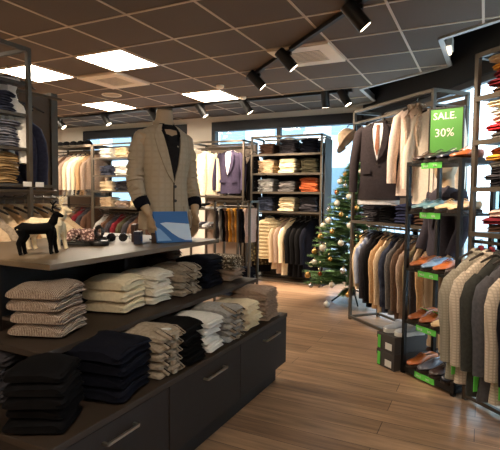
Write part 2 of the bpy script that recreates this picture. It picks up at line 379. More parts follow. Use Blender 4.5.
# ---------------------------------------------------------------- folded clothes
def folded_mb(w, l, h, seed, groove=.030, bulge=.014, dome=.014):
    N, M = 30, 13; rings = []
    def nz(x, y, z, s): return noise.noise(Vector((x*s+seed*7.3, y*s, z*s+seed)))
    for j in range(M+1):
        v = -1+2*j/M; v = math.copysign(abs(v)**.8, v)
        e = max(0, 1-abs(v)**7); sz = .62+.38*e**.5; sx = .90+.10*max(0, 1-abs(v)**10)**.5
        ring = []
        for i in range(N):
            t = 2*PI*i/N; c, s = math.cos(t), math.sin(t)
            x = w/2*math.copysign(abs(c)**.5, c)*sx; z = h/2*math.copysign(abs(s)**.72, s)*sz
            if c > 0: x -= groove*(math.exp(-((z+.05*h)/(.11*h))**2)+.35*math.exp(-((z-.24*h)/(.07*h))**2))
            y = l/2*v*(1-.05*abs(s))
            z += dome*(1-.75*(2*x/w)**2-.8*v*v)*(1 if s > 0 else .75)
            if s > 0: z += bulge*nz(x, y, 0, 8)
            x += .013*nz(x, y, z, 9); y += .014*nz(x, z, y, 10); z += .006*nz(y, x, z, 14)*(1 if s > 0 else .35)
            ring.append((x, y, z+h/2))
        rings.append(ring)
    return MB().loft(rings)
stripe_m = mat('collar_stripe', (35, 32, 30), .9, 0, 'cloth', (50, 46, 42), 80)
_fold = {}
def folded(key, m, w, l, h, seed, collar=None, name='folded_sweater'):
    """prototype: first use is moved, later uses are copies"""
    k = (key, seed, w, l, h)
    if k in _fold: return _fold[k]
    if not collar:
        _fold[k] = [obj(name, folded_mb(w, l, h, seed), m, label='x', cat='clothes'), False]; return _fold[k]
    r = thing(name, 'x', 'clothes')
    obj('body', folded_mb(w, l, h, seed), m, r)
    if collar:
        x0 = w/2-.035; y0 = l*.06; cmb = MB()
        pts = [(x0+.042, y0-.055, h*.5), (x0-.01, y0-.06, h+.002), (x0-.06, y0-.035, h+.006), (x0-.075, y0, h+.007), (x0-.06, y0+.035, h+.006), (x0-.01, y0+.06, h+.002), (x0+.042, y0+.055, h*.5)]
        cmb.tube(pts, [.010, .014, .015, .015, .015, .014, .010], 8, flat=.6)
        obj('collar', cmb, collar, r)
        obj('collar_stripe', MB().tube([(p[0]*1.0+.003, p[1]*.86+y0*.14, p[2]+.005) for p in pts], 0.0028, 6), stripe_m, r)
        obj('neck_label', MB().box(x0-.045, x0-.004, y0-.012, y0+.012, h+.002, h+.006), lab_m, r, label='white neck label')
        obj('placket', MB().box(w/2-.010, w/2+.002, y0-.014, y0+.014, h*.2, h*.7), collar, r, bevel=.002)
    _fold[k] = [r, False]; return _fold[k]
ORD = {1: ['only one'], 2: ['upper', 'lower'], 3: ['top', 'middle', 'bottom'], 4: ['top', 'second', 'third', 'bottom'], 5: ['top', 'second', 'middle', 'fourth', 'bottom'],
       6: ['top', 'second', 'third', 'fourth', 'fifth', 'bottom'], 7: ['top', 'second', 'third', 'fourth', 'fifth', 'sixth', 'bottom'], 8: ['top', 'second', 'third', 'fourth', 'fifth', 'sixth', 'seventh', 'bottom']}
def pile(key, m, x, y, z, rz, n, w, l, h, what, where, collar=None, seed=1, jit=.012, mats=None, whats=None, name='folded_sweater', cat='sweater', gap=.94):
    rnd = random.Random(seed*31+int(x*100))
    grp = 'pile of %s %s' % (what, where)
    for i in range(n):
        sd = seed+i % 3; mm = m if not mats else mats[n-1-i]; kk = key if not mats else key+mm.name
        ent = folded(kk, mm, w, l, h, sd, collar, name)
        wh = what if not whats else whats[n-1-i]
        lab = '%s, %s of pile %s' % (wh, ORD[n][n-1-i], where) if n > 1 else '%s folded %s' % (wh, where)
        loc = (x+rnd.uniform(-jit, jit), y+rnd.uniform(-jit, jit), z+i*h*gap)
        rr = rz+rnd.uniform(-.05, .05)
        if not ent[1]:
            ent[1] = True; r = ent[0]; r.location = loc; r.rotation_euler = (0, 0, rr); r['label'] = lab; r['group'] = grp; r['category'] = cat
        else: r = dup(ent[0], loc, rr, lab, grp); r['category'] = cat
beige_k = mat('beige_cable_knit', (204, 182, 162), .95, 0, 'knit', (118, 94, 78), 44)
cream = cl('cream', (238, 220, 186), col2=(222, 202, 166)); offw = cl('off_white', (236, 226, 208), col2=(220, 208, 188))
grey_b = cl('greige', (172, 156, 136), col2=(140, 124, 106)); navy = cl('navy', (19, 20, 30), col2=(13, 14, 22)); blackc = cl('black', (11, 10, 11), col2=(18, 16, 17))
patt = cl('patterned', (206, 190, 164), 'camo', (92, 78, 62), 55); taupe = cl('taupe', (176, 150, 130), col2=(150, 126, 108)); charc = cl('charcoal', (60, 56, 59), col2=(46, 43, 46))
brown = cl('brown', (96, 68, 52), col2=(76, 54, 42)); rust = cl('rust', (176, 92, 52), col2=(150, 74, 40)); olive = cl('olive', (74, 68, 50), col2=(56, 52, 38))
mustard = cl('mustard', (222, 158, 62), col2=(200, 138, 50)); burg = cl('burgundy', (110, 30, 38), col2=(90, 24, 30)); redc = cl('red', (196, 48, 52), col2=(170, 40, 44))
pinkc = cl('pale_pink', (226, 196, 180), col2=(208, 176, 160)); denim = cl('denim', (92, 94, 108), col2=(142, 142, 148), scale=14); ddenim = cl('dark_denim', (46, 50, 66), col2=(84, 88, 104), scale=18)
chino = cl('chino', (178, 150, 106), col2=(140, 110, 72), scale=16); tan = cl('tan', (196, 158, 116), col2=(174, 136, 96)); white = cl('white', (236, 232, 224), col2=(224, 220, 212))
lgrey = cl('light_grey', (176, 172, 166), col2=(150, 146, 140)); mgrey = cl('mid_grey', (112, 106, 102), col2=(90, 86, 84)); purple = cl('plum', (62, 54, 72), col2=(50, 43, 60))
sand = cl('sand', (216, 190, 156), col2=(198, 170, 136)); bluec = cl('blue_denim_shirt', (70, 90, 130), col2=(50, 66, 100))

# ---------------------------------------------------------------- island
ir = thing('display_island', 'dark wooden stepped display island with long drawers and clothes piled on it', 'display unit', (0, 0, 0))
IX, MX, TX = -1.22, -1.45, -1.585
obj('counter', MB().box(-2.95, IX, 1.02, 3.06, .45, .476), ctop_m, ir, smooth=False, bevel=.003)
obj('carcass', MB().box(-2.93, IX-.022, 1.04, 3.04, .12, .45), isl_m, ir, smooth=False)
obj('plinth', MB().box(-2.9, IX-.06, 1.07, 3.0, 0, .12), mat('plinth', (26, 22, 19), .6, 0, 'grain', (20, 17, 15)), ir, smooth=False)
obj('middle_shelf', MB().box(-2.72, MX, 1.19, 3.055, .68, .705), ctop_m, ir, smooth=False, bevel=.003)
obj('top_shelf', MB().box(-2.6, TX, 1.34, 2.72, .985, 1.01), mat('island_top', (112, 93, 70), .45, 0, 'grain', (98, 81, 61)), ir, smooth=False, bevel=.003)
obj('back_panel', MB().box(-2.1, -2.07, 1.3, 2.95, .476, .985), isl_m, ir, smooth=False)
for y in (1.3, 2.1, 2.9): obj('upright', MB().box(-2.5, -1.85, y-.012, y+.012, .476, .985 if y < 2.8 else .70), isl_m, ir, smooth=False)
for y0, y1, hy in ((1.04, 1.665, (1.26, 1.43)), (1.672, 2.35, (1.955, 2.15)), (2.357, 3.055, (2.66, 2.88))):
    d = obj('drawer', MB().box(IX-.022, IX-.004, y0, y1-.002, .125, .447), isl_m, ir, smooth=False, bevel=.002)
    h = MB().bar((IX+.022, hy[0], .385), (IX+.022, hy[1], .385), .010, .010)
    for y in hy: h.bar((IX-.006, y, .385), (IX+.024, y, .385), .010, .010)
    obj('handle', h, chrome_m, d, smooth=False)
mid = .706; low = .477
pile('cable', beige_k, -1.67, 1.41, mid, .30, 4, .25, .235, .055, 'beige cable-knit sweater', 'at near corner of middle island shelf', seed=2)
pile('creamk', cream, -1.69, 1.85, mid, .22, 3, .26, .24, .060, 'cream soft-collared sweater', 'right of the beige cable knits', seed=4)
pile('offw', offw, -1.68, 2.07, mid, .05, 4, .27, .18, .046, 'off-white shirt', 'on middle island shelf beside cream sweaters', seed=7, name='folded_shirt', cat='shirt')
pile('greige', grey_b, -1.67, 2.33, mid, .03, 4, .26, .225, .045, 'greige striped-collar sweater', 'on middle island shelf beside navy pile', collar=grey_b, seed=3)
pile('navyk', navy, -1.67, 2.61, mid, .03, 4, .26, .24, .05, 'navy blue sweater', 'on middle island shelf right of greige collars', seed=5)
pile('pat', patt, -1.66, 2.90, mid, .04, 4, .27, .21, .043, 'knit', 'at far end of middle island shelf', seed=8, mats=[patt, patt, taupe, taupe], whats=['black and cream patterned sweater', 'black and cream patterned sweater', 'plain taupe sweater', 'plain taupe sweater'])
pile('brw', brown, -1.96, 2.6, mid, .03, 5, .2, .2, .045, 'dark brown sweater', 'behind the navy pile under island top', seed=9)
pile('blk', blackc, -1.385, 1.15, low, .42, 5, .22, .2, .046, 'black sweater', 'at near corner of low counter', seed=6)
pile('bnav', navy, -1.385, 1.46, low, .2, 4, .29, .26, .057, 'thick dark navy sweater', 'on low counter below the cable knits', seed=11)
pile('gcol', grey_b, -1.37, 1.725, low, .02, 5, .27, .18, .042, 'grey-brown striped-collar sweater', 'on low counter between navy and black piles', collar=grey_b, seed=12)
pile('blk2', blackc, -1.37, 1.915, low, .02, 4, .27, .175, .05, 'black sweater', 'on low counter beside the white shirts', seed=13)
pile('wht', white, -1.37, 2.11, low, .02, 4, .27, .17, .046, 'white shirt', 'on low counter between black and grey piles', seed=14, name='folded_shirt', cat='shirt')
pile('lgcol', lgrey, -1.37, 2.32, low, .02, 5, .27, .19, .039, 'light grey collared shirt', 'on low counter beside the cream sweaters', collar=grey_b, seed=15, name='folded_shirt', cat='shirt')
pile('crm2', cream, -1.37, 2.575, low, .04, 3, .28, .22, .055, 'thick cream sweater', 'on low counter near its far end', seed=16)
pile('tp2', taupe, -1.38, 2.86, low, .04, 6, .28, .23, .035, 'pinkish taupe sweater', 'at far end of low counter', seed=17)
pile('blk5', charc, -1.75, 1.25, low, .0, 4, .22, .2, .05, 'charcoal sweater', 'behind the black pile on low counter', seed=18)
pile('blk6', blackc, -1.72, 1.55, low, .0, 3, .22, .24, .06, 'black sweater', 'under middle shelf behind thick navy pile', seed=19)
pile('blk7', navy, -2.35, 1.4, mid, 0, 4, .22, .3, .05, 'dark navy sweater', 'on the far side of the island', seed=20)

# ---------------------------------------------------------------- garments
class Body:
    """tapered torso shell: rows of (z, half width, half depth, centre y)"""
    def __init__(s, rows, p=2.4): s.r = rows; s.p = p
    def at(s, z):
        r = s.r
        if z >= r[0][0]: return r[0][1:]
        for a, b in zip(r, r[1:]):
            if z >= b[0]:
                t = (a[0]-z)/(a[0]-b[0]); return tuple(a[k]+(b[k]-a[k])*t for k in (1, 2, 3))
        return r[-1][1:]
    def front(s, x, z, sgn=-1):
        hw, hd, cy = s.at(z); q = max(0, 1-abs(min(1, abs(x)/hw))**s.p)
        return cy+sgn*hd*q**(1/s.p)
    def mesh(s, n=28, rows=22, seed=0, wr=.006, puff=0):
        z0, z1 = s.r[0][0], s.r[-1][0]; zs = sorted(set([a[0] for a in s.r]+[z0+(z1-z0)*i/rows for i in range(rows+1)]), reverse=True)
        rings = []
        for z in zs:
            hw, hd, cy = s.at(z); ring = []
            for i in range(n):
                t = 2*PI*i/n; c, q = math.cos(t), math.sin(t)
                x = hw*math.copysign(abs(c)**(2/s.p), c); y = hd*math.copysign(abs(q)**(2/s.p), q)
                d = wr*noise.noise(Vector((x*14+seed*5, y*14, z*4+seed)))*(.3+abs(z-z0))
                if puff: d += puff*abs(math.sin((z-z0)*PI/.055))
                k = 1+d/max(.02, math.hypot(x, y)); ring.append((x*k, cy+y*(1+d/max(.02, hd)), z))
            rings.append(ring)
        return MB().loft(rings)
    def patch(s, zs, xl, xr, off=.005, th=.004, sgn=-1, nx=4):
        vs = []; m = nx+1
        for k, z in enumerate(zs):
            for i in range(m):
                x = xl[k]+(xr[k]-xl[k])*i/nx; y = s.front(x, z, sgn)
                vs.append((x, y+sgn*off, z))
        for k, z in enumerate(zs):
            for i in range(m):
                x = xl[k]+(xr[k]-xl[k])*i/nx; y = s.front(x, z, sgn); vs.append((x, y+sgn*(off+th), z))
        n = len(zs)*m; fs = []
        for k in range(len(zs)-1):
            for i in range(nx):
                a = k*m+i; fs += [(a, a+1, a+m+1, a+m), (a+n, a+m+n, a+m+1+n, a+1+n)]
        bd = [i for i in range(m)]+[k*m+m-1 for k in range(1, len(zs))]+[(len(zs)-1)*m+i for i in range(m-2, -1, -1)]+[k*m for k in range(len(zs)-2, 0, -1)]
        for a, b in zip(bd, bd[1:]+bd[:1]): fs.append((a, b, b+n, a+n))
        return MB().add(vs, fs)
shirtw = cl('shirt_white', (232, 230, 228), col2=(214, 212, 212)); shirtb = cl('shirt_black', (22, 21, 24)); tie_m = cl('tie_rust', (160, 110, 88)); 
btn_m = mat('button', (40, 34, 28), .3, 0, 'mottle', (60, 50, 40), 40)
lst = {}
def garment(style, m, L, sw=.42, T=.10, inner=None, seed=1, extra=None):
    """clothes on a hanger, origin at the rail; front faces -y"""
    r = thing('hanging_jacket', 'x', 'jacket'); h = T/2
    d0 = .045 if T >= .115 else .13
    rows = [(-.052, .05, h*.45, 0), (-.070, .07, h*.6, 0), (-.07-d0*.5, sw*.30, h*.75, 0), (-.07-d0, sw*.42, h*.8, 0), (-.085-d0*1.25, sw/2-.02, h*.85, 0), (-.37, sw/2-.045, h, 0), (-.48, sw/2-.05, h*.95, 0), (-.05-L, sw/2-.02, h*.95, 0)]
    b = Body(rows); 
    obj('body', b.mesh(seed=seed, wr=.014, puff=.012 if style == 'puffer' else 0, rows=60 if style == 'puffer' else 22), m, r)
    if style != 'puffer':
        for s in (-1, 1):
            x = s*(sw/2-.025); rnd = random.Random(seed*3+s); SL = min(.60, L*.82)
            pts = [(x-s*.05, 0, -.05-d0), (x-s*.002, -.004, -.11-d0), (x+s*.024, -.01, -.32), (x+s*.034, -.018, -.42), (x+s*.036, -.03, -.52), (x+s*.036, -.036, -.12-SL)]
            pts = [(a+rnd.uniform(-.004, .004), bb, c) for a, bb, c in pts]
            obj('sleeve', MB().tube(pts, [.028, .050, .052, .047, .043, .041], 12, flat=min(.85, T*7.5), side=(0, 1, 0)), m, r)
    cm = MB().tube([(.062*math.cos(t), h*.5*math.sin(t)-.002, -.062+.012*math.sin(t)) for t in [2*PI*k/12 for k in range(13)]], .014, 8)
    obj('collar', cm, m if style != 'shirtin' else inner, r)
    if style in ('open', 'blazer'):
        zs = [-.07, -.12, -.2, -.3, -.38, -.42]
        obj('shirt_front', b.patch(zs, [-.04, -.05, -.045, -.03, -.012, -.002], [.04, .05, .045, .03, .012, .002], .012), inner, r)
        for s in (-1, 1):
            a = [.045, .058, .05, .034, .014, .003]; c = [.06, .10, .105, .085, .05, .006]
            xl, xr = ([s*v for v in a], [s*v for v in c]); obj('lapel', b.patch(zs, xl, xr, .014, .006), m, r)
        obj('button', MB().tube([(0, b.front(0, -.45)-.012, -.45), (0, b.front(0, -.45)-.018, -.45)], .009, 10), btn_m, r)
        if extra == 'tie': obj('tie', b.patch([-.085, -.1, -.12, -.3, -.37], [-.012, -.015, -.01, -.02, -.003], [.012, .015, .01, .02, .003], .018), tie_m, r)
        for s in (-1, 1): obj('pocket_flap', b.patch([-.5, -.545], [s*.06, s*.06], [s*.15, s*.15], .012), m, r)
    if style == 'shirt' or style == 'puffer':
        obj('placket', b.patch([-.08, -.2, -.4, -.05-L+.01], [-.012]*4, [.012]*4, .012), m, r)
        for z in (-.15, -.25, -.35, -.45, -.55):
            if z > -L: obj('button', MB().tube([(0, b.front(0, z)-.016, z), (0, b.front(0, z)-.020, z)], .006, 8), btn_m, r)
    return r
def hanger_proto(mm, hm):
    r = thing('clothes_hanger', 'x', 'hanger')
    obj('arms', MB().tube([(-.17, 0, -.10), (-.09, 0, -.066), (0, 0, -.045), (.09, 0, -.066), (.17, 0, -.10)], [.006, .009, .010, .009, .006], 8), mm, r)
    p = [(0, 0, -.045), (0, 0, -.012)]+[(.0, .013*math.cos(t)-.0, .003+.013*math.sin(t)) for t in [PI*1.6-PI*1.5*k/7 for k in range(8)]]
    obj('hook', MB().tube(p, .0028, 6), hm, r, label='metal hook')
    return r
HG = {'dark': [hanger_proto(hang_m, hangc_m), False], 'red': [hanger_proto(hang_m, hangc_m), False]}
obj('size_clip', MB().box(-.012, .012, -.014, .014, -.062, -.022), red_m, HG['red'][0], label='coral red size clip', bevel=.004)
_g = {}
def hang(style, mname, m, L, x, y, z, rz, label, group, cat='jacket', name='hanging_jacket', sw=.42, T=.10, inner=None, seed=1, hg='dark', extra=None, tagged=False):
    k = (style, mname, L, sw, T, seed)
    if k not in _g: _g[k] = [garment(style, m, L, sw, T, inner, seed, extra), False]
    e = _g[k]
    if e[1]: r = dup(e[0])
    else: r = e[0]; e[1] = True
    r.location = (x, y, z); r.rotation_euler = (0, 0, rz); r['label'] = label; r['group'] = group; r['category'] = cat
    hh = HG[hg]
    if hh[1]: q = dup(hh[0])
    else: q = hh[0]; hh[1] = True
    q.location = (x, y, z); q.rotation_euler = (0, 0, rz)
    q['label'] = ('hanger of the '+label); q['group'] = 'hangers: '+group; q['category'] = 'hanger'
    if tagged:
        obj('price_tag', MB().box(-.022, .022, -.002, .002, -.09, 0), tag_m, r, loc=(-sw/2+.03, -.065, -.05-L+.14), smooth=False, label='bright green sale tag')
    return r

# ---------------------------------------------------------------- racks
class Rack:
    def __init__(s, P, deg, w, d, h, shelves, rails, label, posts=None, m=rack_m, back=None, top=True, pw=.028, base=True, double=False):
        s.P = P; s.a = math.radians(deg); s.w = w; s.d = d
        s.r = r = thing('clothes_rack', label, 'rack', (P[0], P[1], 0), s.a)
        for x in (posts or (0, w)):
            for y in (0, d):
                obj('post', MB().box(x-pw/2, x+pw/2, y-pw/2, y+pw/2, 0, h), m, r, smooth=False)
        def ringz(z, nm, q=pw):
            mb = MB().box(-pw/2, w+pw/2, -q/2, q/2, z-q/2, z+q/2).box(-pw/2, w+pw/2, d-q/2, d+q/2, z-q/2, z+q/2).box(-q/2, q/2, 0, d, z-q/2, z+q/2).box(w-q/2, w+q/2, 0, d, z-q/2, z+q/2)
            obj(nm, mb, m, r, smooth=False)
        if top: ringz(h-pw/2, 'top_frame')
        if double: ringz(h-.13, 'top_frame', .02)
        if base: ringz(.03, 'base_frame', .024)
        for z in shelves:
            obj('shelf', MB().box(.005, w-.005, -.005, d, z-.018, z), shelf_m, r, smooth=False)
            obj('shelf_edge', MB().box(0, w, -.018, -.006, z-.026, z+.004), m, r, smooth=False)
        for z, y in rails: obj('rail', MB().tube([(0, y, z), (w, y, z)], .011, 10), m, r)
        if back:
            obj('back_panel', MB().box(0, w, d+.012, d+.028, back[0], back[1]), back[2], r, smooth=False)
    def W(s, x, y, z=0): 
        c, q = math.cos(s.a), math.sin(s.a); return (s.P[0]+x*c-y*q, s.P[1]+x*q+y*c, z)
    def pile(s, key, m, x, y, z, n, w, l, h, what, where, **k):
        p = s.W(x, y); pile(key, m, p[0], p[1], z+.001, s.a-PI/2, n, w, l, h, what, where, **k)
    def side(s, style, mn, m, L, x, y, z, label, group, **k):   # hung across the rail
        p = s.W(x, y, z); return hang(style, mn, m, L, *p, s.a+PI/2*k.pop('f', 1)+k.pop('j', 0), label, group, **k)
    def face(s, style, mn, m, L, x, y, z, label, group, **k):   # hung facing out
        p = s.W(x, y, z); return hang(style, mn, m, L, *p, s.a+k.pop('j', 0), label, group, **k)
greyp = mat('taupe_back_panel', (158, 140, 126), .8, 0, 'mottle', (150, 132, 118), 3)
darkp = mat('dark_back_panel', (44, 38, 34), .7, 0, 'mottle', (38, 33, 30), 3)

# ---- middle rack under the back window
R1 = Rack((-3.18, 6.42), 0, 1.10, .42, 2.2, [1.93, 1.645, 1.368, 1.08], [(1.03, .2)], 'tall open metal rack of folded knits standing under the back window', back=(0, 2.12, darkp))
obj('side_panel', MB().box(1.115, 1.127, .08, .42, 0, 2.15), darkp, R1.r, smooth=False)
rows1 = [(1.93, 'top shelf', [('rustd', brown, 4, 'brown and rust folded sweater', .042), ('bkw', charc, 5, 'charcoal shirt', .042), ('nv', navy, 5, 'navy sweater', .043)]),
         (1.645, 'second shelf', [('tn', sand, 5, 'sand sweater', .043), ('cr', cream, 5, 'cream sweater', .044), ('ol', olive, 5, 'olive sweater', .044)]),
         (1.368, 'third shelf', [('cg', lgrey, 5, 'light grey sweater', .04), ('mg', mgrey, 4, 'grey-brown sweater', .04), ('ru', rust, 5, 'rust orange sweater', .043)]),
         (1.08, 'lowest shelf', [('dn', ddenim, 6, 'dark blue denim', .036), ('cr2', cream, 5, 'cream ribbed sweater', .042), ('ch', charc, 6, 'dark grey sweater', .037)])]
for z, sn, it in rows1:
    for i, (k_, m_, n_, wh, h_) in enumerate(it):
        R1.pile(k_, m_, .2+i*.345, .17, z, n_, .28, .26, h_, wh, 'on %s of back-window rack' % sn, seed=3+i)
p = R1.W(.55, .17)
pile('whtop', white, p[0], p[1], 1.93+.20, -PI/2, 1, .27, .25, .035, 'single white shirt', 'on the charcoal pile, top shelf of back-window rack', seed=2)
g1 = 'clothes hung on the rail of the rack under the back window'
sp = [('shirt', 'navyj', navy, .86, .06, 'dark navy coat, leftmost on the rail of the middle rack'), ('shirt', 'camoj', cl('camo', (120, 110, 80), 'camo', (54, 50, 40), 22), .74, .16, 'camouflage jacket on the middle rack beside the puffer vest'),
      ('puffer', 'puff', cl('puffer', (214, 192, 150), col2=(190, 168, 128)), .62, .27, 'cream quilted puffer vest on the middle rack'), ('shirt', 'sandj', sand, .78, .46, 'pale sand overshirt next to the puffer vest'),
      ('shirt', 'taupej', taupe, .84, .54, 'brown-grey coat between two pale coats on the middle rack'), ('shirt', 'creamj', cream, .86, .62, 'long cream coat with dark badge on the middle rack'),
      ('shirt', 'blackj', blackc, .86, .72, 'black jacket just right of the long cream coat'), ('shirt', 'blackj2', blackc, .88, .80, 'black jacket, second from the right end of the middle rack'), ('shirt', 'blackj', blackc, .86, .88, 'black coat third from the right post of the middle rack'), ('shirt', 'navyj', navy, .86, .96, 'navy black coat beside the right post of the middle rack')]
for i, (st, mn, m_, L_, x_, lb) in enumerate(sp):
    R1.side(st, mn, m_, L_, x_, .2 if st != 'puffer' else .09, 1.03, lb, g1, j=-.75 if st != 'puffer' else -1.2, T=.13 if st == 'puffer' else .07, sw=.42)

# ---- left-hand back racks
R2 = Rack((-7.42, 6.3), 0, 1.09, .45, 2.2, [2.18, 1.28], [(2.1, .22), (1.1, .22)], 'metal rack of long coats in the far left corner, caps lined on top', back=(.2, 2.15, greyp))
for i in range(8):
    x_ = .14+i*.115; mm = [taupe, brown, taupe, cream, white, cream, tan, taupe][i]
    nm = ['rosy taupe', 'brown', 'taupe', 'cream', 'white', 'ivory', 'tan', 'grey taupe'][i]
    R2.side('shirt', 'l'+nm, mm, .78, x_, .22, 2.1, '%s coat, %s from left, top rail of far left rack' % (nm, ['first', 'second', 'third', 'fourth', 'fifth', 'sixth', 'seventh', 'eighth'][i]), 'coats on the top rail of the far left rack', j=-.7, cat='coat', name='hanging_coat')
for i in range(3):
    R2.pile('r2%d' % i, [lgrey, charc, mgrey][i], .38+i*.27, .18, 1.28, 3, .24, .24, .035, ['light grey sweater', 'charcoal sweater', 'mid grey sweater'][i], 'below the coats in far left rack', seed=5+i)
for i in range(7):
    mm = [brown, taupe, sand, brown, burg, charc, brown][i]; nm = ['brown', 'taupe', 'sand', 'dark brown', 'burgundy', 'charcoal', 'brown'][i]
    R2.side('shirt', 'm'+nm, mm, .75, .15+i*.13, .22, 1.1, '%s cardigan, %s from left, lower rail, far left rack' % (nm, ['first', 'second', 'third', 'fourth', 'fifth', 'sixth', 'seventh'][i]), 'cardigans on the lower rail of the far left rack', j=-.6, cat='cardigan')
def cap_proto(m):
    r = thing('baseball_cap', 'x', 'cap'); n = 16; rings = []
    for i in range(7):
        a = i/6*PI/2*.97; rr = .088*math.cos(a)**.8; rings.append([(rr*math.cos(2*PI*k/n), rr*1.12*math.sin(2*PI*k/n), .11*math.sin(a)) for k in range(n)])
    obj('crown', MB().loft(rings), m, r)
    br = [[(.085*math.cos(t)*(1-.1*s), -.075-s*.085*math.sin(t)**.8*1.0, .012-.02*s*s+.004*u) for t in [PI*(k+.01)/(8.02) for k in range(9)]] for s in (0, .5, 1) for u in (0,)]
    mb = MB(); vs = [p for q in br for p in q]; vs2 = [(x, y, z+.004) for x, y, z in vs]; nn = len(vs); fs = []
    for i in range(2):
        for k in range(8):
            a = i*9+k; fs += [(a, a+1, a+10, a+9), (a+nn, a+9+nn, a+10+nn, a+1+nn)]
    for k in range(8): fs += [(k, k+nn, k+1+nn, k+1), (18+k, 19+k, 19+k+nn, 18+k+nn)]
    obj('brim', mb.add(vs+vs2, fs), m, r); obj('top_button', MB().ball((0, 0, .108), .008, 8), m, r)
    return r
cp = cap_proto(blackc)
for i in range(5):
    p = R2.W(.16+i*.18, .12, 2.181); lb = 'black cap, %s from the left in the row on top of the far left rack' % ['first', 'second', 'third', 'fourth', 'fifth'][i]
    if i == 0: cp.location = p; cp['label'] = lb; cp['group'] = 'black caps on top of the far left rack'
    else: dup(cp, p, .1*i, lb, 'black caps on top of the far left rack')
R3 = Rack((-6.30, 6.3), 0, 1.15, .45, 2.2, [1.95, 1.64, 1.365, 1.08], [(1.0, .2)], 'metal rack of pale folded shirts behind the mannequin', back=(.2, 1.05, darkp))
c3 = [[(white, 'white shirt'), (cream, 'cream shirt'), (sand, 'sand sweater')], [(ddenim, 'dark denim shirt'), (white, 'white shirt'), (lgrey, 'grey shirt')], [(cream, 'cream sweater'), (charc, 'charcoal sweater'), (sand, 'sand sweater')], [(sand, 'sand sweater'), (taupe, 'taupe sweater'), (cream, 'cream sweater')]]
for j, z in enumerate((1.95, 1.64, 1.365, 1.08)):
    for i, (m_, wh) in enumerate(c3[j]):
        R3.pile('r3%d%d' % (i, j), m_, .24+i*.35, .17, z, 5 if j != 3 or i != 1 else 3, .28, .28, .036, wh, '%s on %s shelf behind the mannequin' % (['left', 'centre', 'right'][i], ['top', 'second', 'third', 'lowest'][j]), seed=2+i, name='folded_shirt', cat='shirt')
for i in range(7):
    mm = [lgrey, brown, charc, burg, olive, charc, brown][i]; nm = ['light grey', 'brown', 'charcoal', 'burgundy', 'olive', 'dark charcoal', 'dark brown'][i]
    R3.side('shirt', 'n'+nm, mm, .7, .15+i*.13, .2, 1.0, '%s cardigan, %s from left, below the pale shirts' % (nm, ['first', 'second', 'third', 'fourth', 'fifth', 'sixth', 'seventh'][i]), 'cardigans on the rail of the rack behind the mannequin', j=-.6, cat='cardigan')
R4 = Rack((-4.2, 6.3), 0, .94, .45, 2.15, [1.30, 1.10, .80], [(2.05, .12), (2.05, .3)], 'metal rack with a cream jacket and plum blazer facing out', back=(.2, 2.12, greyp))
g4 = 'jackets facing out on the rack behind the mannequin'
R4.face('shirt', 'creamout', cream, .68, .24, .08, 2.05, 'cream overshirt with black scarf facing out behind the mannequin', g4, sw=.46, T=.12, seed=3)
R4.face('blazer', 'plum', purple, .66, .66, .08, 2.05, 'plum blazer over a white shirt facing out on the back rack', g4, sw=.48, T=.12, inner=shirtw, seed=4)
for i in range(3): R4.side('shirt', 'blk%d' % i, blackc, .8, .87-.001+.0*i, .1+.14*i, 2.05, 'black coat, %s, at the right post behind the plum blazer' % ['front', 'middle', 'rear'][i], 'black coats beside the plum blazer', j=-PI/2, T=.08, sw=.2) if i == 9 else None
p = R4.W(1.02, .2, 1.95)
hang('shirt', 'blkedge', blackc, .8, p[0], p[1], 1.98, .6, 'black coat hanging between the plum blazer rack and the middle rack', 'black coats in the back row', sw=.3, T=.10, seed=5, cat='coat')
R4.side('shirt', 'blkedge2', blackc, .7, .88, .24, 1.02, 'black cardigan at the right post below the plum blazer', 'dark clothes low on the plum blazer rack', seed=2, T=.08)
bar = R4.W(.8, .2)
obj('rail_end', MB().tube([(.94, .2, 1.98), (1.08, .2, 1.98)], .01, 8), rack_m, R4.r)

# ---------------------------------------------------------------- shoes
def shoe_mb(L=.27, sneaker=False):
    N = 18; prof = [(0, .025, .062, .035), (.04, .036, .078, .045), (.12, .037, .080, .050), (.25, .034, .076, .052), (.38, .033, .074, .058), (.5, .040, .066, .066), (.62, .046, .054, .074), (.75, .048, .045, .078), (.88, .042, .040, .080), (.96, .030, .036, .078), (1.0, .012, .022, .070)]
    up = MB(); rings = []
    for t, hw, top, _ in prof:
        x = (t-.5)*L; ring = []
        for k in range(N):
            a = 2*PI*k/N; c, s = math.cos(a), math.sin(a)
            y = hw*math.copysign(abs(c)**.8, c)*(1 if s < 0 else (1-.25*s)); z = .018+(top-.018)*(.5+.5*math.copysign(abs(s)**.9, s)) 
            if t < .45 and s > .6: z -= .028*math.sin(min(1, t/.42)*PI)**.6*(s-.6)/.4
            ring.append((x, y, z))
        rings.append(ring)
    up.loft(rings)
    so = MB(); st = .026 if sneaker else .014
    for grow, z0, z1 in ((1.06, 0, st),):
        pts = [((t-.5)*L*1.03, hw*grow) for t, hw, _, _ in prof]; poly = [(x, -y) for x, y in pts]+[(x, y) for x, y in reversed(pts)]
        so.prism(poly, z0, z1)
    if not sneaker: so.box(-L*.5, -L*.5+.06, -.03, .03, 0, .02)
    inn = MB().ball((-L*.27, 0, .054), 1, 12, (.052, .022, .006))
    return up, so, inn
_sh = {}
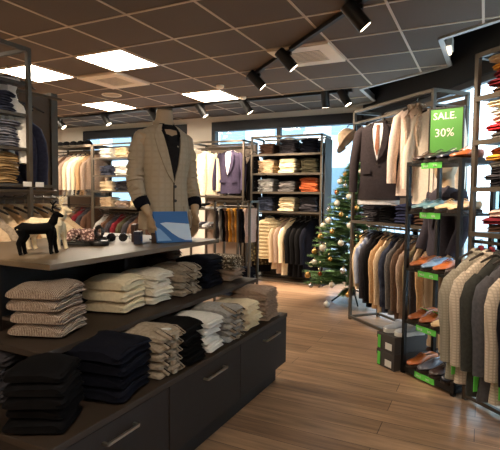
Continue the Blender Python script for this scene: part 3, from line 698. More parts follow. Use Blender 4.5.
def shoe(m, mn, loc, rz, label, group, sneaker=False, laces=None):
    k = (mn, sneaker)
    if k not in _sh:
        up, so, inn = shoe_mb(.27, sneaker); r = thing('shoe', 'x', 'shoe')
        obj('upper', up, m, r); obj('sole', so, mat('white_sole', (225, 220, 212), .6, 0, 'mottle', (210, 205, 198), 30) if sneaker else mat('dark_sole', (38, 28, 22), .5, 0, 'mottle', (50, 38, 30), 30), r, smooth=False)
        obj('insole', inn, mat('insole', (92, 62, 42), .8, 0, 'mottle', (80, 54, 36), 30), r)
        lc = MB()
        for i in range(4):
            x = .0+i*.014; z = .078-i*.0055; lc.tube([(x, -.022, z-.007), (x, 0, z-.0005), (x, .022, z-.007)], .0022, 5)
        obj('laces', lc, laces or m, r); _sh[k] = [r, False]
    e = _sh[k]
    if e[1]: r = dup(e[0])
    else: r = e[0]; e[1] = True
    r.location = loc; r.rotation_euler = (0, 0, rz); r['label'] = label; r['group'] = group; r.scale = (1, 1.05, 1.22) if not sneaker else (.88, .9, 1.15); return r
def lea(n, c, c2=None): return mat(n+'_leather', c, .38, 0, 'mottle', c2 or tuple(int(v*.8) for v in c), 25)
cog, org, dbr, tel, crs, blk_l, gry_l, blu_l, nav_l, whs = lea('cognac', (170, 92, 44)), lea('orange_tan', (205, 110, 48)), lea('dark_brown', (66, 44, 36)), lea('teal', (112, 152, 162)), lea('cream', (226, 190, 142)), lea('black', (26, 24, 24)), lea('grey', (112, 112, 122)), lea('light_blue', (136, 168, 204)), lea('navy', (34, 40, 62)), lea('white', (225, 224, 222))
# shoes in the back rack left of the low trouser rack
for i, (m_, n_, x_, z_) in enumerate([(blk_l, 'black', .12, 1.101), (crs, 'cream', .3, 1.101), (crs, 'cream', .44, 1.101), (blk_l, 'black', .58, 1.301), (blk_l, 'black', .72, 1.301), (gry_l, 'grey', .1, .801), (whs, 'white', .24, .801), (dbr, 'dark brown', .38, .801), (blk_l, 'black', .52, .801), (gry_l, 'grey', .66, .801)]):
    shoe(m_, n_, R4.W(x_, .15, z_), R4.a-PI/2-.5, '%s shoe %s below the cream jacket, %s from left' % (n_, {1.101: 'on middle shelf', 1.301: 'on upper shelf', .801: 'on low shelf'}[z_], ['first', 'second', 'third', 'first', 'second', 'first', 'second', 'third', 'fourth', 'fifth'][i]), 'shoes below the cream jacket', sneaker=n_ in ('cream', 'white'))

# ---- low trouser rack
R5 = Rack((-2.86, 4.8), 0, .46, .22, 1.25, [.12], [(1.18, .11)], 'low square-frame rack of trousers behind the far end of the island', posts=(0, .31, .46), pw=.024)
def trousers(m, mn):
    r = thing('hanging_trousers', 'x', 'trousers')
    rings = []
    for i in range(13):
        z = -.03-.38*i/12; hw = .135-.03*i/12; ht = .016+.006*math.sin(i*1.3); rings.append([(hw*math.copysign(abs(math.cos(t))**.5, math.cos(t)), ht*math.sin(t)+.003*math.sin(i+3*t), z) for t in [2*PI*k/16 for k in range(16)]])
    obj('legs', MB().loft(rings), m, r)
    obj('waistband', MB().box(-.137, .137, -.02, .02, -.045, -.015), m, r, bevel=.005); return r
tcol = [(charc, 'charcoal'), (lgrey, 'light grey'), (blackc, 'black'), (brown, 'brown'), (mustard, 'mustard'), (chino, 'chino beige'), (mustard, 'second mustard'), (charc, 'dark grey'), (navy, 'navy'), (pinkc, 'dusty pink')]
tc_ = {}
for i, (m_, n_) in enumerate(tcol):
    x_ = .035+i*.043; p = R5.W(x_, .11, 1.17)
    if m_.name in tc_: r = dup(tc_[m_.name])
    else: r = trousers(m_, n_); tc_[m_.name] = r
    r.location = p; r.rotation_euler = (0, 0, PI/2-.15); r['label'] = '%s trousers, %s from the left on the low square rack' % (n_, ['first', 'second', 'third', 'fourth', 'fifth', 'sixth', 'seventh', 'eighth', 'ninth', 'rightmost'][i]); r['group'] = 'trousers on the low rack'
for i in range(2): R5.pile('r5%d' % i, [ddenim, navy][i], .12+i*.22, .11, .12, 7, .26, .2, .05, ['dark denim jeans', 'navy jeans'][i], 'at bottom of low trouser rack', seed=4, name='folded_jeans', cat='jeans')

# ---------------------------------------------------------------- right-hand racks
RA = Rack((-1.238, 4.909), -42.2, 1.13, .36, 2.2, [1.06], [(1.0, .18), (2.06, .16)], 'tall metal rack of jackets to the right of the Christmas tree', back=(1.1, 2.15, greyp), double=True)
gA = 'jackets on the lower rail of the rack beside the tree'
lsA = [('sandj', sand, 'pale sand', .60, 'shirt'), ('stripe', cl('blue_stripe', (186, 192, 206), 'stripe', (120, 130, 160), 60), 'blue-white striped', .55, 'shirt'), ('char', charc, 'charcoal', .72, 'blazer'), ('blackb', blackc, 'black', .74, 'blazer'), ('tanb', tan, 'tan', .74, 'blazer'), ('camel', sand, 'camel', .76, 'blazer'), ('navb', ddenim, 'slate blue', .74, 'blazer'),
       ('greyb', mgrey, 'grey', .74, 'blazer'), ('brnb', cl('mocha', (112, 88, 72)), 'mocha', .76, 'blazer'), ('taup', taupe, 'taupe', .74, 'blazer'), ('oliv', cl('khaki', (140, 122, 92)), 'khaki', .74, 'blazer'), ('dgr', charc, 'dark grey', .74, 'blazer'), ('tan2', tan, 'light tan', .74, 'blazer')]
OR = ['first', 'second', 'third', 'fourth', 'fifth', 'sixth', 'seventh', 'eighth', 'ninth', 'tenth', 'eleventh', 'twelfth', 'thirteenth']
for i, (mn, m_, nm, L_, st) in enumerate(lsA):
    RA.side(st, mn+'A', m_, L_, .06+i*.083, .17, 1.0, '%s jacket, %s from the tree on the lower rail' % (nm, OR[i]), gA, inner=shirtw, T=.085, sw=.43, j=.12 if i else .3, seed=1+i % 3)
RA.face('blazer', 'blacksuit', cl('suit', (58, 51, 53)), .74, .47, -.03, 2.07, 'black suit jacket with white shirt and rust tie facing out', 'clothes facing out on the rack beside the tree', inner=shirtw, sw=.46, T=.12, extra='tie', seed=6, j=.62)
b = Body([(-.7, .205, .045, 0), (-.88, .20, .045, 0)]); p = RA.W(.47, .03, 2.07)
obj('shirt_tail', MB().loft([[(.205*math.cos(t), .045*math.sin(t), z) for t in [2*PI*k/20 for k in range(20)]] for z in (-.74, -.80, -.835)]), shirtw, [o for o in C.objects if o.get('label', '') == 'black suit jacket with white shirt and rust tie facing out'][0], label='white shirt tail showing under the hem')
RA.face('shirt', 'greyoutA', mgrey, .72, .52, .2, 2.07, 'grey coat half hidden behind the black suit jacket', 'clothes facing out on the rack beside the tree', sw=.4, T=.08, seed=4, j=.5)
RA.face('shirt', 'hoodA', cl('blush', (242, 220, 206), col2=(226, 202, 186)), .78, .92, .02, 2.15, 'pale pink coat with ruffled scarf facing out', 'clothes facing out on the rack beside the tree', sw=.38, T=.12, seed=7, cat='coat', j=.55)
RA.face('shirt', 'hoodB', cl('shell', (248, 232, 214), col2=(236, 218, 198)), .80, 1.11, .05, 2.10, 'cream coat facing out behind the green sale sign', 'clothes facing out on the rack beside the tree', sw=.40, T=.12, seed=8, cat='coat', j=.55)
# scarf on the coat
sc = MB(); 
for s in (-1, 1): sc.tube([(s*.0, .0, 0), (s*.045, -.06, -.02), (s*.055, -.10, -.12), (s*.04, -.105, -.25), (s*.05, -.10, -.36)], [.022, .03, .03, .026, .018], 8)
obj('scarf', sc, cl('scarf', (226, 200, 176), 'camo', (206, 176, 150), 40), loc=RA.W(.92, .02, 2.10), rz=RA.a+.55, label='loosely knotted pale scarf over the pink coat', cat='scarf')
RA.pile('ra1', charc, .2, .17, 1.06, 5, .27, .25, .042, 'charcoal sweater', 'under the black suit jacket', seed=3)
RA.pile('ra2', blackc, .48, .17, 1.06, 3, .26, .22, .052, 'black sweater', 'between charcoal and navy piles near tree', seed=4)
RA.pile('ra3', cl('ink_blue', (50, 54, 82), col2=(38, 42, 66)), .73, .17, 1.06, 3, .27, .24, .062, 'navy sweater', 'under the pale pink coat', seed=5)
RA.pile('ra4', brown, .98, .17, 1.06, 3, .27, .22, .060, 'dark brown sweater', 'behind the teal shoes', seed=6)
c2 = cap_proto(cl('cap_cream', (205, 180, 152))); c2.location = RA.W(.03, -.09, 1.90); c2.rotation_euler = (math.radians(50), math.radians(-10), RA.a-.9)
c2['label'] = 'cream baseball cap hanging from the rack corner beside the tree'; c2.scale = (1.1, 1.1, 1.1)
obj('cap_hook', MB().tube([(0, 0, 2.06), (-.02, -.05, 2.06), (-.02, -.08, 2.03)], .006, 6), rack_m, RA.r)

# ---- shoe rack
RB = Rack((-.495, 3.588), -38.5, .46, .30, 1.56, [], [], 'black shoe rack with green sale strips in front of the jacket racks', m=black_m, pw=.026)
gl_ = 'shoes on the black rack'
for i, z in enumerate((1.55, 1.205, .79, .40, .06)):
    obj('shelf', MB().box(.0, .46, -.01, .30, z-.02, z), shelf_m if 0 else black_m, RB.r, smooth=False)
    st = obj('sale_strip', MB().box(.13, .31, -.016, -.012, z-.045, z-.004), tag_m, RB.r, smooth=False, label='bright green sale strip')
    t_ = text_mb('SALE', .022, .0005).xf(Matrix.Translation((.145, -.017, z-.034)) @ Matrix.Rotation(PI/2, 4, 'X'))
    obj('lettering', t_, lab_m, st, smooth=False)
    t_ = text_mb('30%', .022, .0005).xf(Matrix.Translation((.235, -.017, z-.034)) @ Matrix.Rotation(PI/2, 4, 'X'))
    obj('lettering', t_, lab_m, st, smooth=False)
sh = [(1.551, [(dbr, 'dark brown'), (blk_l, 'black'), (nav_l, 'navy'), (cog, 'cognac')], 'top'), (1.206, [(tel, 'teal'), (tel, 'teal'), (crs, 'cream'), (crs, 'cream')], 'second'),
      (.791, [(org, 'orange tan'), (blu_l, 'light blue'), (org, 'orange tan'), (dbr, 'dark brown')], 'third'), (.401, [(cog, 'cognac'), (cog, 'cognac'), (crs, 'cream'), (crs, 'cream')], 'fourth'), (.061, [(org, 'orange tan'), (gry_l, 'grey'), (dbr, 'dark brown'), (nav_l, 'navy')], 'lowest')]
for z, row, sn in sh:
    for i, (m_, n_) in enumerate(row):
        shoe(m_, n_, RB.W(.07+i*.108, .115, z), RB.a-PI/2, '%s shoe, %s from left on %s shelf of black shoe rack' % (n_, ['first', 'second', 'third', 'rightmost'][i], sn), 'shoes on the %s shelf of the black rack' % sn)
for i, (x_, y_) in enumerate(((.02, .03), (.13, .02))):
    obj('price_card', MB().box(-.03, .03, -.02, .02, 0, .002).xf(Matrix.Rotation(-.5, 4, 'X')), tag_m, loc=RB.W(.09+i*.11, .10, .485), rz=RB.a, smooth=False, label='small green price card on the %s cognac shoe' % ['first', 'second'][i], cat='price card')
# sale sign
sg = thing('sale_sign', 'green SALE 30% sign in a black frame standing behind the top row of shoes', 'sign', RB.W(.105, .235, 1.551), RB.a+.40)
obj('board', MB().box(-.115, .115, 0, .008, .012, .40), mat('sign_green', (72, 136, 52), .5, 0, 'mottle', (78, 142, 56), 5), sg, smooth=False)
fr = MB().box(-.125, -.115, -.004, .012, 0, .41).box(.115, .125, -.004, .012, 0, .41).box(-.115, .115, -.004, .012, 0, .012).box(-.115, .115, -.004, .012, .40, .41)
obj('frame', fr, black_m, sg, smooth=False)
for s, sz, x_, z_ in (('SALE.', .072, -.095, .325), ('30%', .085, -.082, .20)):
    obj('lettering', text_mb(s, sz, .0008).xf(Matrix.Translation((x_, -.002, z_)) @ Matrix.Rotation(PI/2, 4, 'X')), lab_m, sg, smooth=False, label='white lettering reading '+s)

# ---- shoe boxes and sneakers
box_m = mat('grey_shoebox', (70, 64, 60), .6, 0, 'mottle', (62, 56, 52), 6)
ang = math.radians(-38.5)
for i in range(2):
    bx = thing('shoe_box', 'grey shoebox with white end label, %s of the two beside the shoe rack' % ['lower', 'upper'][i], 'shoe box', (-.530, 3.735, .001+i*.131), ang, 'grey shoeboxes beside the shoe rack')
    obj('base', MB().box(-.095, .095, -.16, .16, 0, .10), box_m, bx, smooth=False, bevel=.002); obj('lid', MB().box(-.099, .099, -.164, .164, .085, .128), box_m, bx, smooth=False, bevel=.002)
    obj('end_label', MB().box(-.0, .07, -.1665, -.164, .02, .07), lab_m, bx, smooth=False, label='white end label')
    obj('sale_sticker', MB().box(-.085, -.055, -.166, -.164, .01, .11), tag_m, bx, smooth=False, label='green sale sticker')
for i in range(2):
    shoe(lea('sneaker_grey', (190, 192, 196)), 'sneaker', (-.565+i*.095, 3.745-.07*i, .264), ang-PI/2-.15, 'grey-white sneaker, %s, on the shoeboxes' % ['left', 'right'][i], 'sneakers on the shoeboxes', sneaker=True)

# ---- rack C, extreme right
RC = Rack((-.063, 3.288), -43, 1.15, .45, 2.2, [1.93, 1.66, 1.37, 1.09], [(1.03, .03)], 'tall metal rack of folded sweaters and sale jackets at the right edge', posts=(0, 1.15))
pc = [(1.93, 'top', [mustard, cream], None), (1.66, 'second', None, None), (1.37, 'third', None, None), (1.09, 'lowest', None, None)]
stk = {1.93: ([sand, mustard, burg, burg, brown], ['sand sweater', 'mustard sweater', 'burgundy sweater', 'burgundy sweater', 'brown sweater']),
       1.66: ([cream, white, pinkc, redc, mgrey], ['cream sweater', 'white sweater', 'pale pink sweater', 'red sweater', 'grey sweater']),
       1.37: ([rust, mustard, lgrey, charc, charc, charc], ['rust sweater', 'mustard sweater', 'light grey sweater', 'charcoal sweater', 'charcoal sweater', 'charcoal sweater']),
       1.09: ([pinkc, burg, brown], ['pale pink sweater', 'burgundy sweater', 'brown sweater'])}
for z, sn, _, _ in pc:
    ms, ws = stk[z]; n_ = len(ms)
    RC.pile('rc', ms[0], .235, .17, z, n_, .34, .33, .05 if n_ < 6 else .042, 'coloured sweaters', 'on %s shelf at right edge' % sn, mats=ms, whats=ws, seed=3)
gC = 'sale jackets on the front rail of the rack at the right edge'
gp = cl('grey_plaid', (168, 160, 144), 'plaid', (150, 142, 127), 60); cp_ = cl('cream_check', (214, 198, 178), 'plaid', (184, 167, 148), 60)
lsC = [(gp, 'grey-beige checked', .80, 0), (cp_, 'cream checked', .80, 0), (cl('graphite', (66, 66, 62)), 'graphite', .84, 1), (cl('slate', (90, 88, 92)), 'slate grey', .84, 0), (cp_, 'beige checked', .82, 1), (navy, 'dark navy', .86, 1), (mgrey, 'mid grey', .84, 0), (charc, 'charcoal', .84, 1)]
for i, (m_, nm, L_, tg) in enumerate(lsC):
    RC.side('blazer', 'C%d' % i, m_, L_, .05+i*.085, .03, 1.03, '%s sale jacket, %s from the shoe rack' % (nm, OR[i]), gC, inner=shirtw, T=.10, sw=.52, hg='red', seed=1+i, tagged=tg or i == 0, j=-.04)

# ---- second mannequin behind the shoe rack
def mannequin_back():
    r = thing('mannequin', 'beige-faced mannequin in a dark grey jacket behind the shoe rack, facing left', 'mannequin', (-.27, 3.99, 0), math.radians(180+36)); r.scale = (.95, .95, .95)
    # faces +x locally
    b = MB()
    b.ball((.01, 0, 1.635), .098, 16, (1.0, .78, 1.2)); b.ball((.05, 0, 1.585), .06, 12, (1, .8, .95))
    b.tube([(.085, 0, 1.65), (.108, 0, 1.617), (.095, 0, 1.602)], [.009, .014, .010], 8)          # nose
    b.tube([(.085, -.02, 1.578), (.098, 0, 1.578), (.085, .02, 1.578)], .009, 6); b.ball((.08, 0, 1.55), .022, 8)  # mouth, chin
    for s in (-1, 1): b.ball((.0, s*.078, 1.62), .02, 8, (.9, .4, 1.4)); b.tube([(.07, s*.015, 1.662), (.088, s*.032, 1.664), (.07, s*.05, 1.66)], .008, 6)
    b.tube([(-.01, 0, 1.56), (-.015, 0, 1.47), (-.01, 0, 1.40)], [.05, .052, .08], 14)
    b.tube([(0, 0, 1.44), (0, 0, 1.36), (0, 0, 1.2), (0, 0, 1.05), (0, 0, .92), (0, 0, .85)], [.09, .15, .15, .125, .15, .14], 18, flat=.7, side=(1, 0, 0))
    for s in (-1, 1):
        b.tube([(0, s*.17, 1.40), (-.01, s*.215, 1.26), (0, s*.235, 1.12), (.06, s*.23, .98), (.10, s*.22, .90)], [.055, .048, .04, .034, .026], 12)
        b.tube([(.10, s*.22, .9), (.12, s*.217, .86), (.13, s*.215, .82)], [.026, .032, .03], 10, flat=.5, side=(0, 1, 0))
        for q in range(4): b.tube([(.112+.016*q, s*.215, .83), (.118+.018*q, s*.212, .79), (.112+.017*q, s*.207, .755+.006*abs(q-1.5))], [.008, .0075, .006], 6)
        b.tube([(.10, s*.21, .88), (.135, s*.195, .85), (.145, s*.19, .82)], [.01, .009, .007], 6)
        b.tube([(0, s*.09, .9), (.005, s*.095, .7), (.01, s*.095, .48), (-.01, s*.095, .3), (-.015, s*.095, .09)], [.095, .08, .055, .052, .035], 14)
        b.tube([(-.03, s*.095, .05), (.05, s*.10, .04), (.15, s*.105, .025)], [.035, .035, .022], 10, flat=.8)
    obj('body', b, skin_m, r, remesh=.010)
    jm = cl('man_jacket', (60, 55, 62)); j = MB()
    j.tube([(0, 0, 1.46), (0, 0, 1.43), (0, 0, 1.38), (0, 0, 1.22), (0, 0, 1.05), (0, 0, .92), (0, 0, .78)], [.075, .13, .192, .182, .165, .18, .185], 20, flat=.66, side=(1, 0, 0))
    ja = obj('jacket', j, jm, r)
    for s in (-1, 1): obj('sleeve', MB().tube([(0, s*.165, 1.41), (-.01, s*.22, 1.26), (0, s*.242, 1.12), (.06, s*.235, .98), (.085, s*.228, .92)], [.068, .062, .056, .05, .046], 12), jm, ja)
    for s in (-1, 1): obj('lapel', MB().tube([(.02, s*.065, 1.47), (.11, s*.05, 1.38), (.132, s*.03, 1.25), (.125, s*.005, 1.12)], [.02, .03, .026, .006], 8, flat=.35, side=(1, 0, 0)), jm, ja)
    tr = MB()
    for s in (-1, 1): tr.tube([(0, s*.09, .9), (.005, s*.097, .7), (.01, s*.097, .48), (-.005, s*.097, .3), (-.01, s*.097, .1)], [.112, .10, .082, .078, .075], 14)
    obj('trousers', tr, cl('beige_stripe', (178, 152, 122), 'stripe', (110, 90, 70), 50), r)
    for s in (-1, 1): obj('shoe', MB().tube([(-.05, s*.097, .045), (.03, s*.10, .05), (.10, s*.104, .04), (.17, s*.108, .025)], [.035, .045, .044, .026], 12, flat=.9), dbr, r)
mannequin_back()

# ---------------------------------------------------------------- left wall unit
LX = -2.565
ul = thing('wall_shelving', 'dark metal wall shelving of jeans and chinos at the left edge', 'shelving', (LX, 1.03, 0), PI/2)
# local x runs along world +Y, local y runs along world -X
for x in (0, 1.0):
    for y in (0, .5): obj('post', MB().box(x-.013, x+.013, y-.013, y+.013, 0, 2.2), rack_m, ul, smooth=False)
for z in (2.19, 1.985, 1.795, 1.585, 1.36): 
    obj('shelf' if z < 2.1 else 'top_frame', MB().box(.0, 1.0 if z > 1.4 else 1.2, 0, .5, z-.018, z) if z < 2.1 else MB().bar((0, 0, z), (1, 0, z), .024).bar((0, .5, z), (1, .5, z), .024).bar((1, 0, z), (1, .5, z), .024), shelf_m if z < 2.1 else rack_m, ul, smooth=False)
obj('rail', MB().tube([(0, .0, 1.315), (1.2, .0, 1.315)], .012, 8), rack_m, ul)
obj('rail', MB().tube([(0, .24, 1.27), (1.4, .24, 1.27)], .011, 8), rack_m, ul)
obj('rail', MB().tube([(1.0, .28, 2.0), (1.5, .28, 2.0)], .011, 8), rack_m, ul)
obj('back_panel', MB().box(0, 1.62, .52, .55, 0, 2.07), mat('brown_panel', (104, 86, 68), .7, 0, 'mottle', (96, 79, 62), 3), ul, smooth=False)
obj('panel_edge', MB().box(1.60, 1.66, .50, .56, 0, 2.09), rack_m, ul, smooth=False)
obj('base', MB().box(0, 1.0, 0, .5, .04, .10), shelf_m, ul, smooth=False)
for x in (.97, 1.06): obj('price_holder', MB().box(x-.03, x+.03, -.016, -.012, 1.345, 1.375), lab_m, ul, smooth=False, label='white price ticket')
def LW(a, b, z): return (LX-b, 1.03+a, z)
for i, (a, m_, wh, z, n_, h_) in enumerate([(.86, ddenim, 'dark washed jeans', 1.795, 4, .032), (.66, ddenim, 'dark grey jeans', 1.795, 4, .032), (.88, denim, 'light blue jeans', 1.585, 5, .034), (.70, denim, 'mid blue jeans', 1.585, 5, .034), (.87, chino, 'sand chinos', 1.36, 7, .028), (.68, chino, 'beige chinos', 1.36, 7, .028)]):
    q = LW(a, .16, z+.001)
    pile('lu%d' % i, m_, q[0], q[1], q[2], 0, n_, .28, .17, h_, wh, 'on %s of left shelving, %s' % ({1.795: 'upper shelf', 1.585: 'middle shelf', 1.36: 'low shelf'}[z], 'nearest post' if a > .8 else 'further left'), seed=2+i, name='folded_trousers', cat='trousers')
obj('storage_box', MB().box(-.08, .08, -.06, .06, 0, .12), cl('card', (206, 188, 150)), loc=LW(.80, .2, 1.986), smooth=False, bevel=.004, label='cream box on the topmost shelf at the left edge', cat='box')
hang('shirt', 'wshirt', white, .56, *LW(.93, .10, 2.07), 1.25, 'white shirt hanging behind the jeans piles at the left', 'white shirt on the left shelving', sw=.15, seed=3, cat='shirt', T=.06)
for i in range(2): hang('shirt', 'ncoat', cl('coat_blue_grey', (62, 64, 84), col2=(50, 52, 70)), .60, *LW(1.06+i*.09, .30, 1.97), 1.1, 'dark navy coat, %s beside the left shelving post' % ['nearest', 'second', 'third'][i], 'navy coats beyond the left shelving post', sw=.26, seed=4, cat='coat', T=.1)
for i in range(11):
    a = .62+i*.075; mm = [sand, tan, sand, grey_b, sand, tan, cream, sand, tan, cream, sand][i]; nm = ['sand', 'tan', 'sand', 'greige', 'sand', 'tan', 'cream', 'sand', 'tan', 'cream', 'sand'][i]
    hang('shirt', 'ls'+mm.name, mm, .70, *LW(a, .24, 1.27), PI+.35, '%s overshirt, %s from near end of left rail' % (nm, OR[i]), 'overshirts on the left rail', cat='shirt', name='hanging_shirt', sw=.44, T=.08, seed=1+i % 2)
for i in range(4):
    q = LW(.55+i*.2, .25, .101); pile('lb%d' % i, [navy, charc, blackc, navy][i], q[0], q[1], q[2], 0, 6, .3, .18, .05, ['navy jeans', 'charcoal jeans', 'black jeans', 'dark blue jeans'][i], 'at foot of left wall shelving', seed=i+2, name='folded_jeans', cat='jeans')

# ---------------------------------------------------------------- mannequin in blazer
def mannequin_front():
    # origin at table top, front faces -y, then rotated
    r = thing('mannequin', 'headless half mannequin in a beige checked blazer standing on the island', 'mannequin', (-1.865, 2.49, 1.011), math.radians(67))
    obj('stand', MB().tube([(0, 0, 0), (0, 0, .12)], .02, 12).lathe([(.0, 0), (.10, 0), (.10, .008), (.0, .01)], 24), black_m, r)
    # torso body z relative to table: hem .08, shoulder .72, neck top .83
    b = MB()
    b.tube([(0, .0, .08), (0, 0, .2), (0, 0, .34), (0, -.005, .5), (0, .0, .62), (0, .01, .69), (0, .012, .735), (0, .006, .78), (0, 0, .835), (0, 0, .84)], [.13, .135, .115, .145, .15, .135, .08, .060, .056, .05], 20, flat=.66, side=(0, 1, 0))
    def hand(s, wx, wy, wz):
        # palm hangs down from the wrist, thumb to the front
        b.tube([(wx, wy, wz), (wx, wy-.004, wz-.035), (wx-s*.004, wy-.008, wz-.075)], [.024, .034, .036], 12, flat=.5, side=(1, 0, 0))
        Lf = [.062, .074, .070, .055]
        for q in range(4):
            y = wy-.036+.019*q; L_ = Lf[q]
            b.tube([(wx-s*.003, y, wz-.07), (wx-s*.008, y-.002, wz-.075-L_*.45), (wx-s*.020, y-.001, wz-.075-L_*.78), (wx-s*.034, y, wz-.072-L_)], [.0095, .009, .008, .0065], 8)
        b.tube([(wx, wy-.022, wz-.02), (wx-s*.006, wy-.045, wz-.045), (wx-s*.012, wy-.055, wz-.075), (wx-s*.018, wy-.055, wz-.098)], [.013, .012, .010, .008], 8)
    arms = {}
    for s in (-1, 1):
        pts = [(s*.17, .01, .67), (s*.215, .02, .54), (s*.235, .02, .41), (s*.235, -.04, .28), (s*.195, -.105, .165)]
        pts = [(x*.86, y, z) for x, y, z in pts]; arms[s] = pts
        b.tube(pts, [.055, .048, .040, .036, .024], 14); hand(s, *pts[-1])
    obj('body', b, skin_m, r, remesh=.006)
    bm = mat('blazer_check', (178, 161, 138), .9, 0, 'plaid', (171, 154, 131), 26)
    BB = Body([(.745, .066, .052, .012), (.728, .10, .062, .012), (.705, .145, .074, .01), (.675, .172, .086, .005), (.60, .176, .104, 0), (.50, .168, .112, -.004), (.38, .148, .104, -.004), (.26, .158, .110, 0), (.12, .175, .118, 0), (.075, .178, .12, 0)], p=2.25)
    jk = obj('blazer', BB.mesh(n=40, rows=30, seed=2, wr=.012), bm, r)
    rnd = random.Random(4)
    for s in (-1, 1):
        P = arms[s]; path = []; rad = []
        key = [((s*.135, .006, .682), .030), ((s*.162, .01, .655), .050), ((s*.182, .016, .56), .056), ((s*.197, .02, .46), .054), ((s*.205, .012, .38), .052), ((s*.206, -.020, .31), .050), ((s*.200, -.040, .262), .046)]
        for i in range(len(key)-1):
            (a, ra), (c, rc) = key[i], key[i+1]; n_ = 6 if i > 1 else 3
            for q in range(n_):
                t = q/n_; v = Vector(a).lerp(Vector(c), t); rr = ra+(rc-ra)*t
                wr = (.0065 if i in (3, 4) else (.0045 if i > 1 else .0005)); ph = (i*6+q)
                path.append(v+Vector((.003*math.sin(ph*2.1), .003*math.cos(ph*1.7), 0))); rad.append(rr+wr*math.sin(ph*2.2)+rnd.uniform(-.0015, .0015))
        path.append(Vector(key[-1][0])); rad.append(key[-1][1])
        sl = obj('sleeve', MB().tube(path, rad, 18, flat=.95, side=(0, 1, 0)), bm, jk)
        obj('cuff', MB().tube([(s*.200, -.038, .268), (s*.194, -.054, .240), (s*.187, -.070, .215)], [.048, .049, .045], 18), navy, sl, label='navy turned-back cuff')
    zs = [.74, .71, .65, .57, .49, .42, .37]
    obj('tee_shirt', BB.patch(zs, [-.04, -.062, -.058, -.044, -.028, -.010, -.001], [.04, .062, .058, .044, .028, .010, .001], .002, .004, nx=6), cl('tee', (34, 31, 32)), r, label='black collared shirt showing in the blazer opening')
    for s in (-1, 1):
        a = [.045, .062, .060, .046, .030, .012, .002]; c = [.058, .098, .118, .105, .080, .045, .006]
        obj('lapel', BB.patch(zs, [s*v for v in a], [s*v for v in c], .006, .007), bm, jk)
        a2 = [.03, .045, .042, .03]; c2 = [.055, .07, .062, .04]
        obj('shirt_collar', BB.patch([.745, .71, .67, .63], [s*v for v in a2], [s*v for v in c2], .007, .005), shirtb, r)
        obj('pocket_flap', BB.patch([.22, .175], [s*.075, s*.075], [s*.165, s*.165], .005, .005), bm, jk)
        rd = [(0.062*math.cos(t)*s, .012+.050*math.sin(t), .75+.006*math.sin(t)) for t in [-.9+2.5*k/8 for k in range(9)]]
        obj('back_collar', MB().tube(rd, [.008]+[.014]*7+[.012], 8, flat=1.2), bm, jk)
    obj('chest_pocket', BB.patch([.525, .505], [.075, .075], [.145, .14], .006, .004), bm, jk)
    obj('front_edge', BB.patch([.37, .25, .15, .06], [-.004, -.006, -.006, .012], [.004, .002, .002, .022], .004, .005), mat('seam_dark', (92, 80, 64), .9, 0, 'cloth', (80, 70, 56), 60), jk)
    for z in (.345, .255): obj('button', MB().tube([(.006, BB.front(0, z)-.004, z), (.006, BB.front(0, z)-.014, z)], [.011, .009], 12), btn_m, jk)
    obj('neck_cap', MB().lathe([(.052, .0), (.052, .008), (.02, .012)], 20, (0, 0, .838)), mat('neck_cap', (70, 58, 44), .5, .3, 'mottle', (80, 66, 50), 20), r)
mannequin_front()

# ---------------------------------------------------------------- deer
def deer(m, loc, rz, sc, label):
    b = MB()
    b.tube([(-.125, 0, .215), (-.10, 0, .222), (-.03, 0, .215), (.05, 0, .218), (.09, 0, .225), (.105, 0, .24)], [.034, .058, .054, .056, .052, .03], 14, flat=.85)
    b.tube([(.075, 0, .225), (.105, 0, .27), (.118, 0, .315), (.122, 0, .335)], [.042, .033, .025, .022], 12)
    b.tube([(.108, 0, .342), (.13, 0, .338), (.165, 0, .322), (.178, 0, .317)], [.021, .025, .015, .011], 10)
    b.tube([(-.125, 0, .235), (-.145, 0, .222), (-.145, 0, .205)], [.012, .012, .006], 8)
    for y, dx in ((-.018, 0), (.018, .03)):
        b.tube([(.085+dx*.3, y, .21), (.082+dx, y, .14), (.085+dx, y, .10), (.088+dx*1.3, y, .02), (.095+dx*1.3, y, .004)], [.034, .023, .017, .014, .017], 10)
        b.tube([(-.105+dx*.2, y, .21), (-.095+dx*.6, y, .15), (-.125+dx, y, .10), (-.115+dx, y, .02), (-.108+dx, y, .004)], [.042, .029, .018, .014, .017], 10)
    for s in (-1, 1):
        b.tube([(.108, s*.012, .352), (.096, s*.035, .362), (.09, s*.05, .366)], [.007, .009, .004], 8)
    o = thing('deer_figurine', label, 'figurine', loc, rz); o.scale = (sc*1.06, sc*1.35, sc*.92)
    obj('body', b, m, o, remesh=.0045)
    for s in (-1, 1):
        a = MB().tube([(.112, s*.008, .35), (.10, s*.022, .385), (.108, s*.034, .42), (.13, s*.036, .45)], [.006, .0055, .005, .003], 6)
        a.tube([(.102, s*.026, .39), (.13, s*.03, .41)], [.005, .003], 6); a.tube([(.106, s*.033, .415), (.088, s*.04, .44)], [.0045, .003], 6)
        obj('antler', a, m, o)
deer(mat('deer_black', (4, 4, 4), .95, 0, 'cloth', (7, 6, 6), 90), (-1.90, 1.54, 1.011), math.radians(52), .62, 'black deer figurine standing at the near end of the island top')
deer(mat('deer_cream', (226, 208, 172), .7, 0, 'cloth', (210, 190, 154), 90), (-2.03, 1.70, 1.011), math.radians(35), .68, 'cream deer figurine behind the black deer')

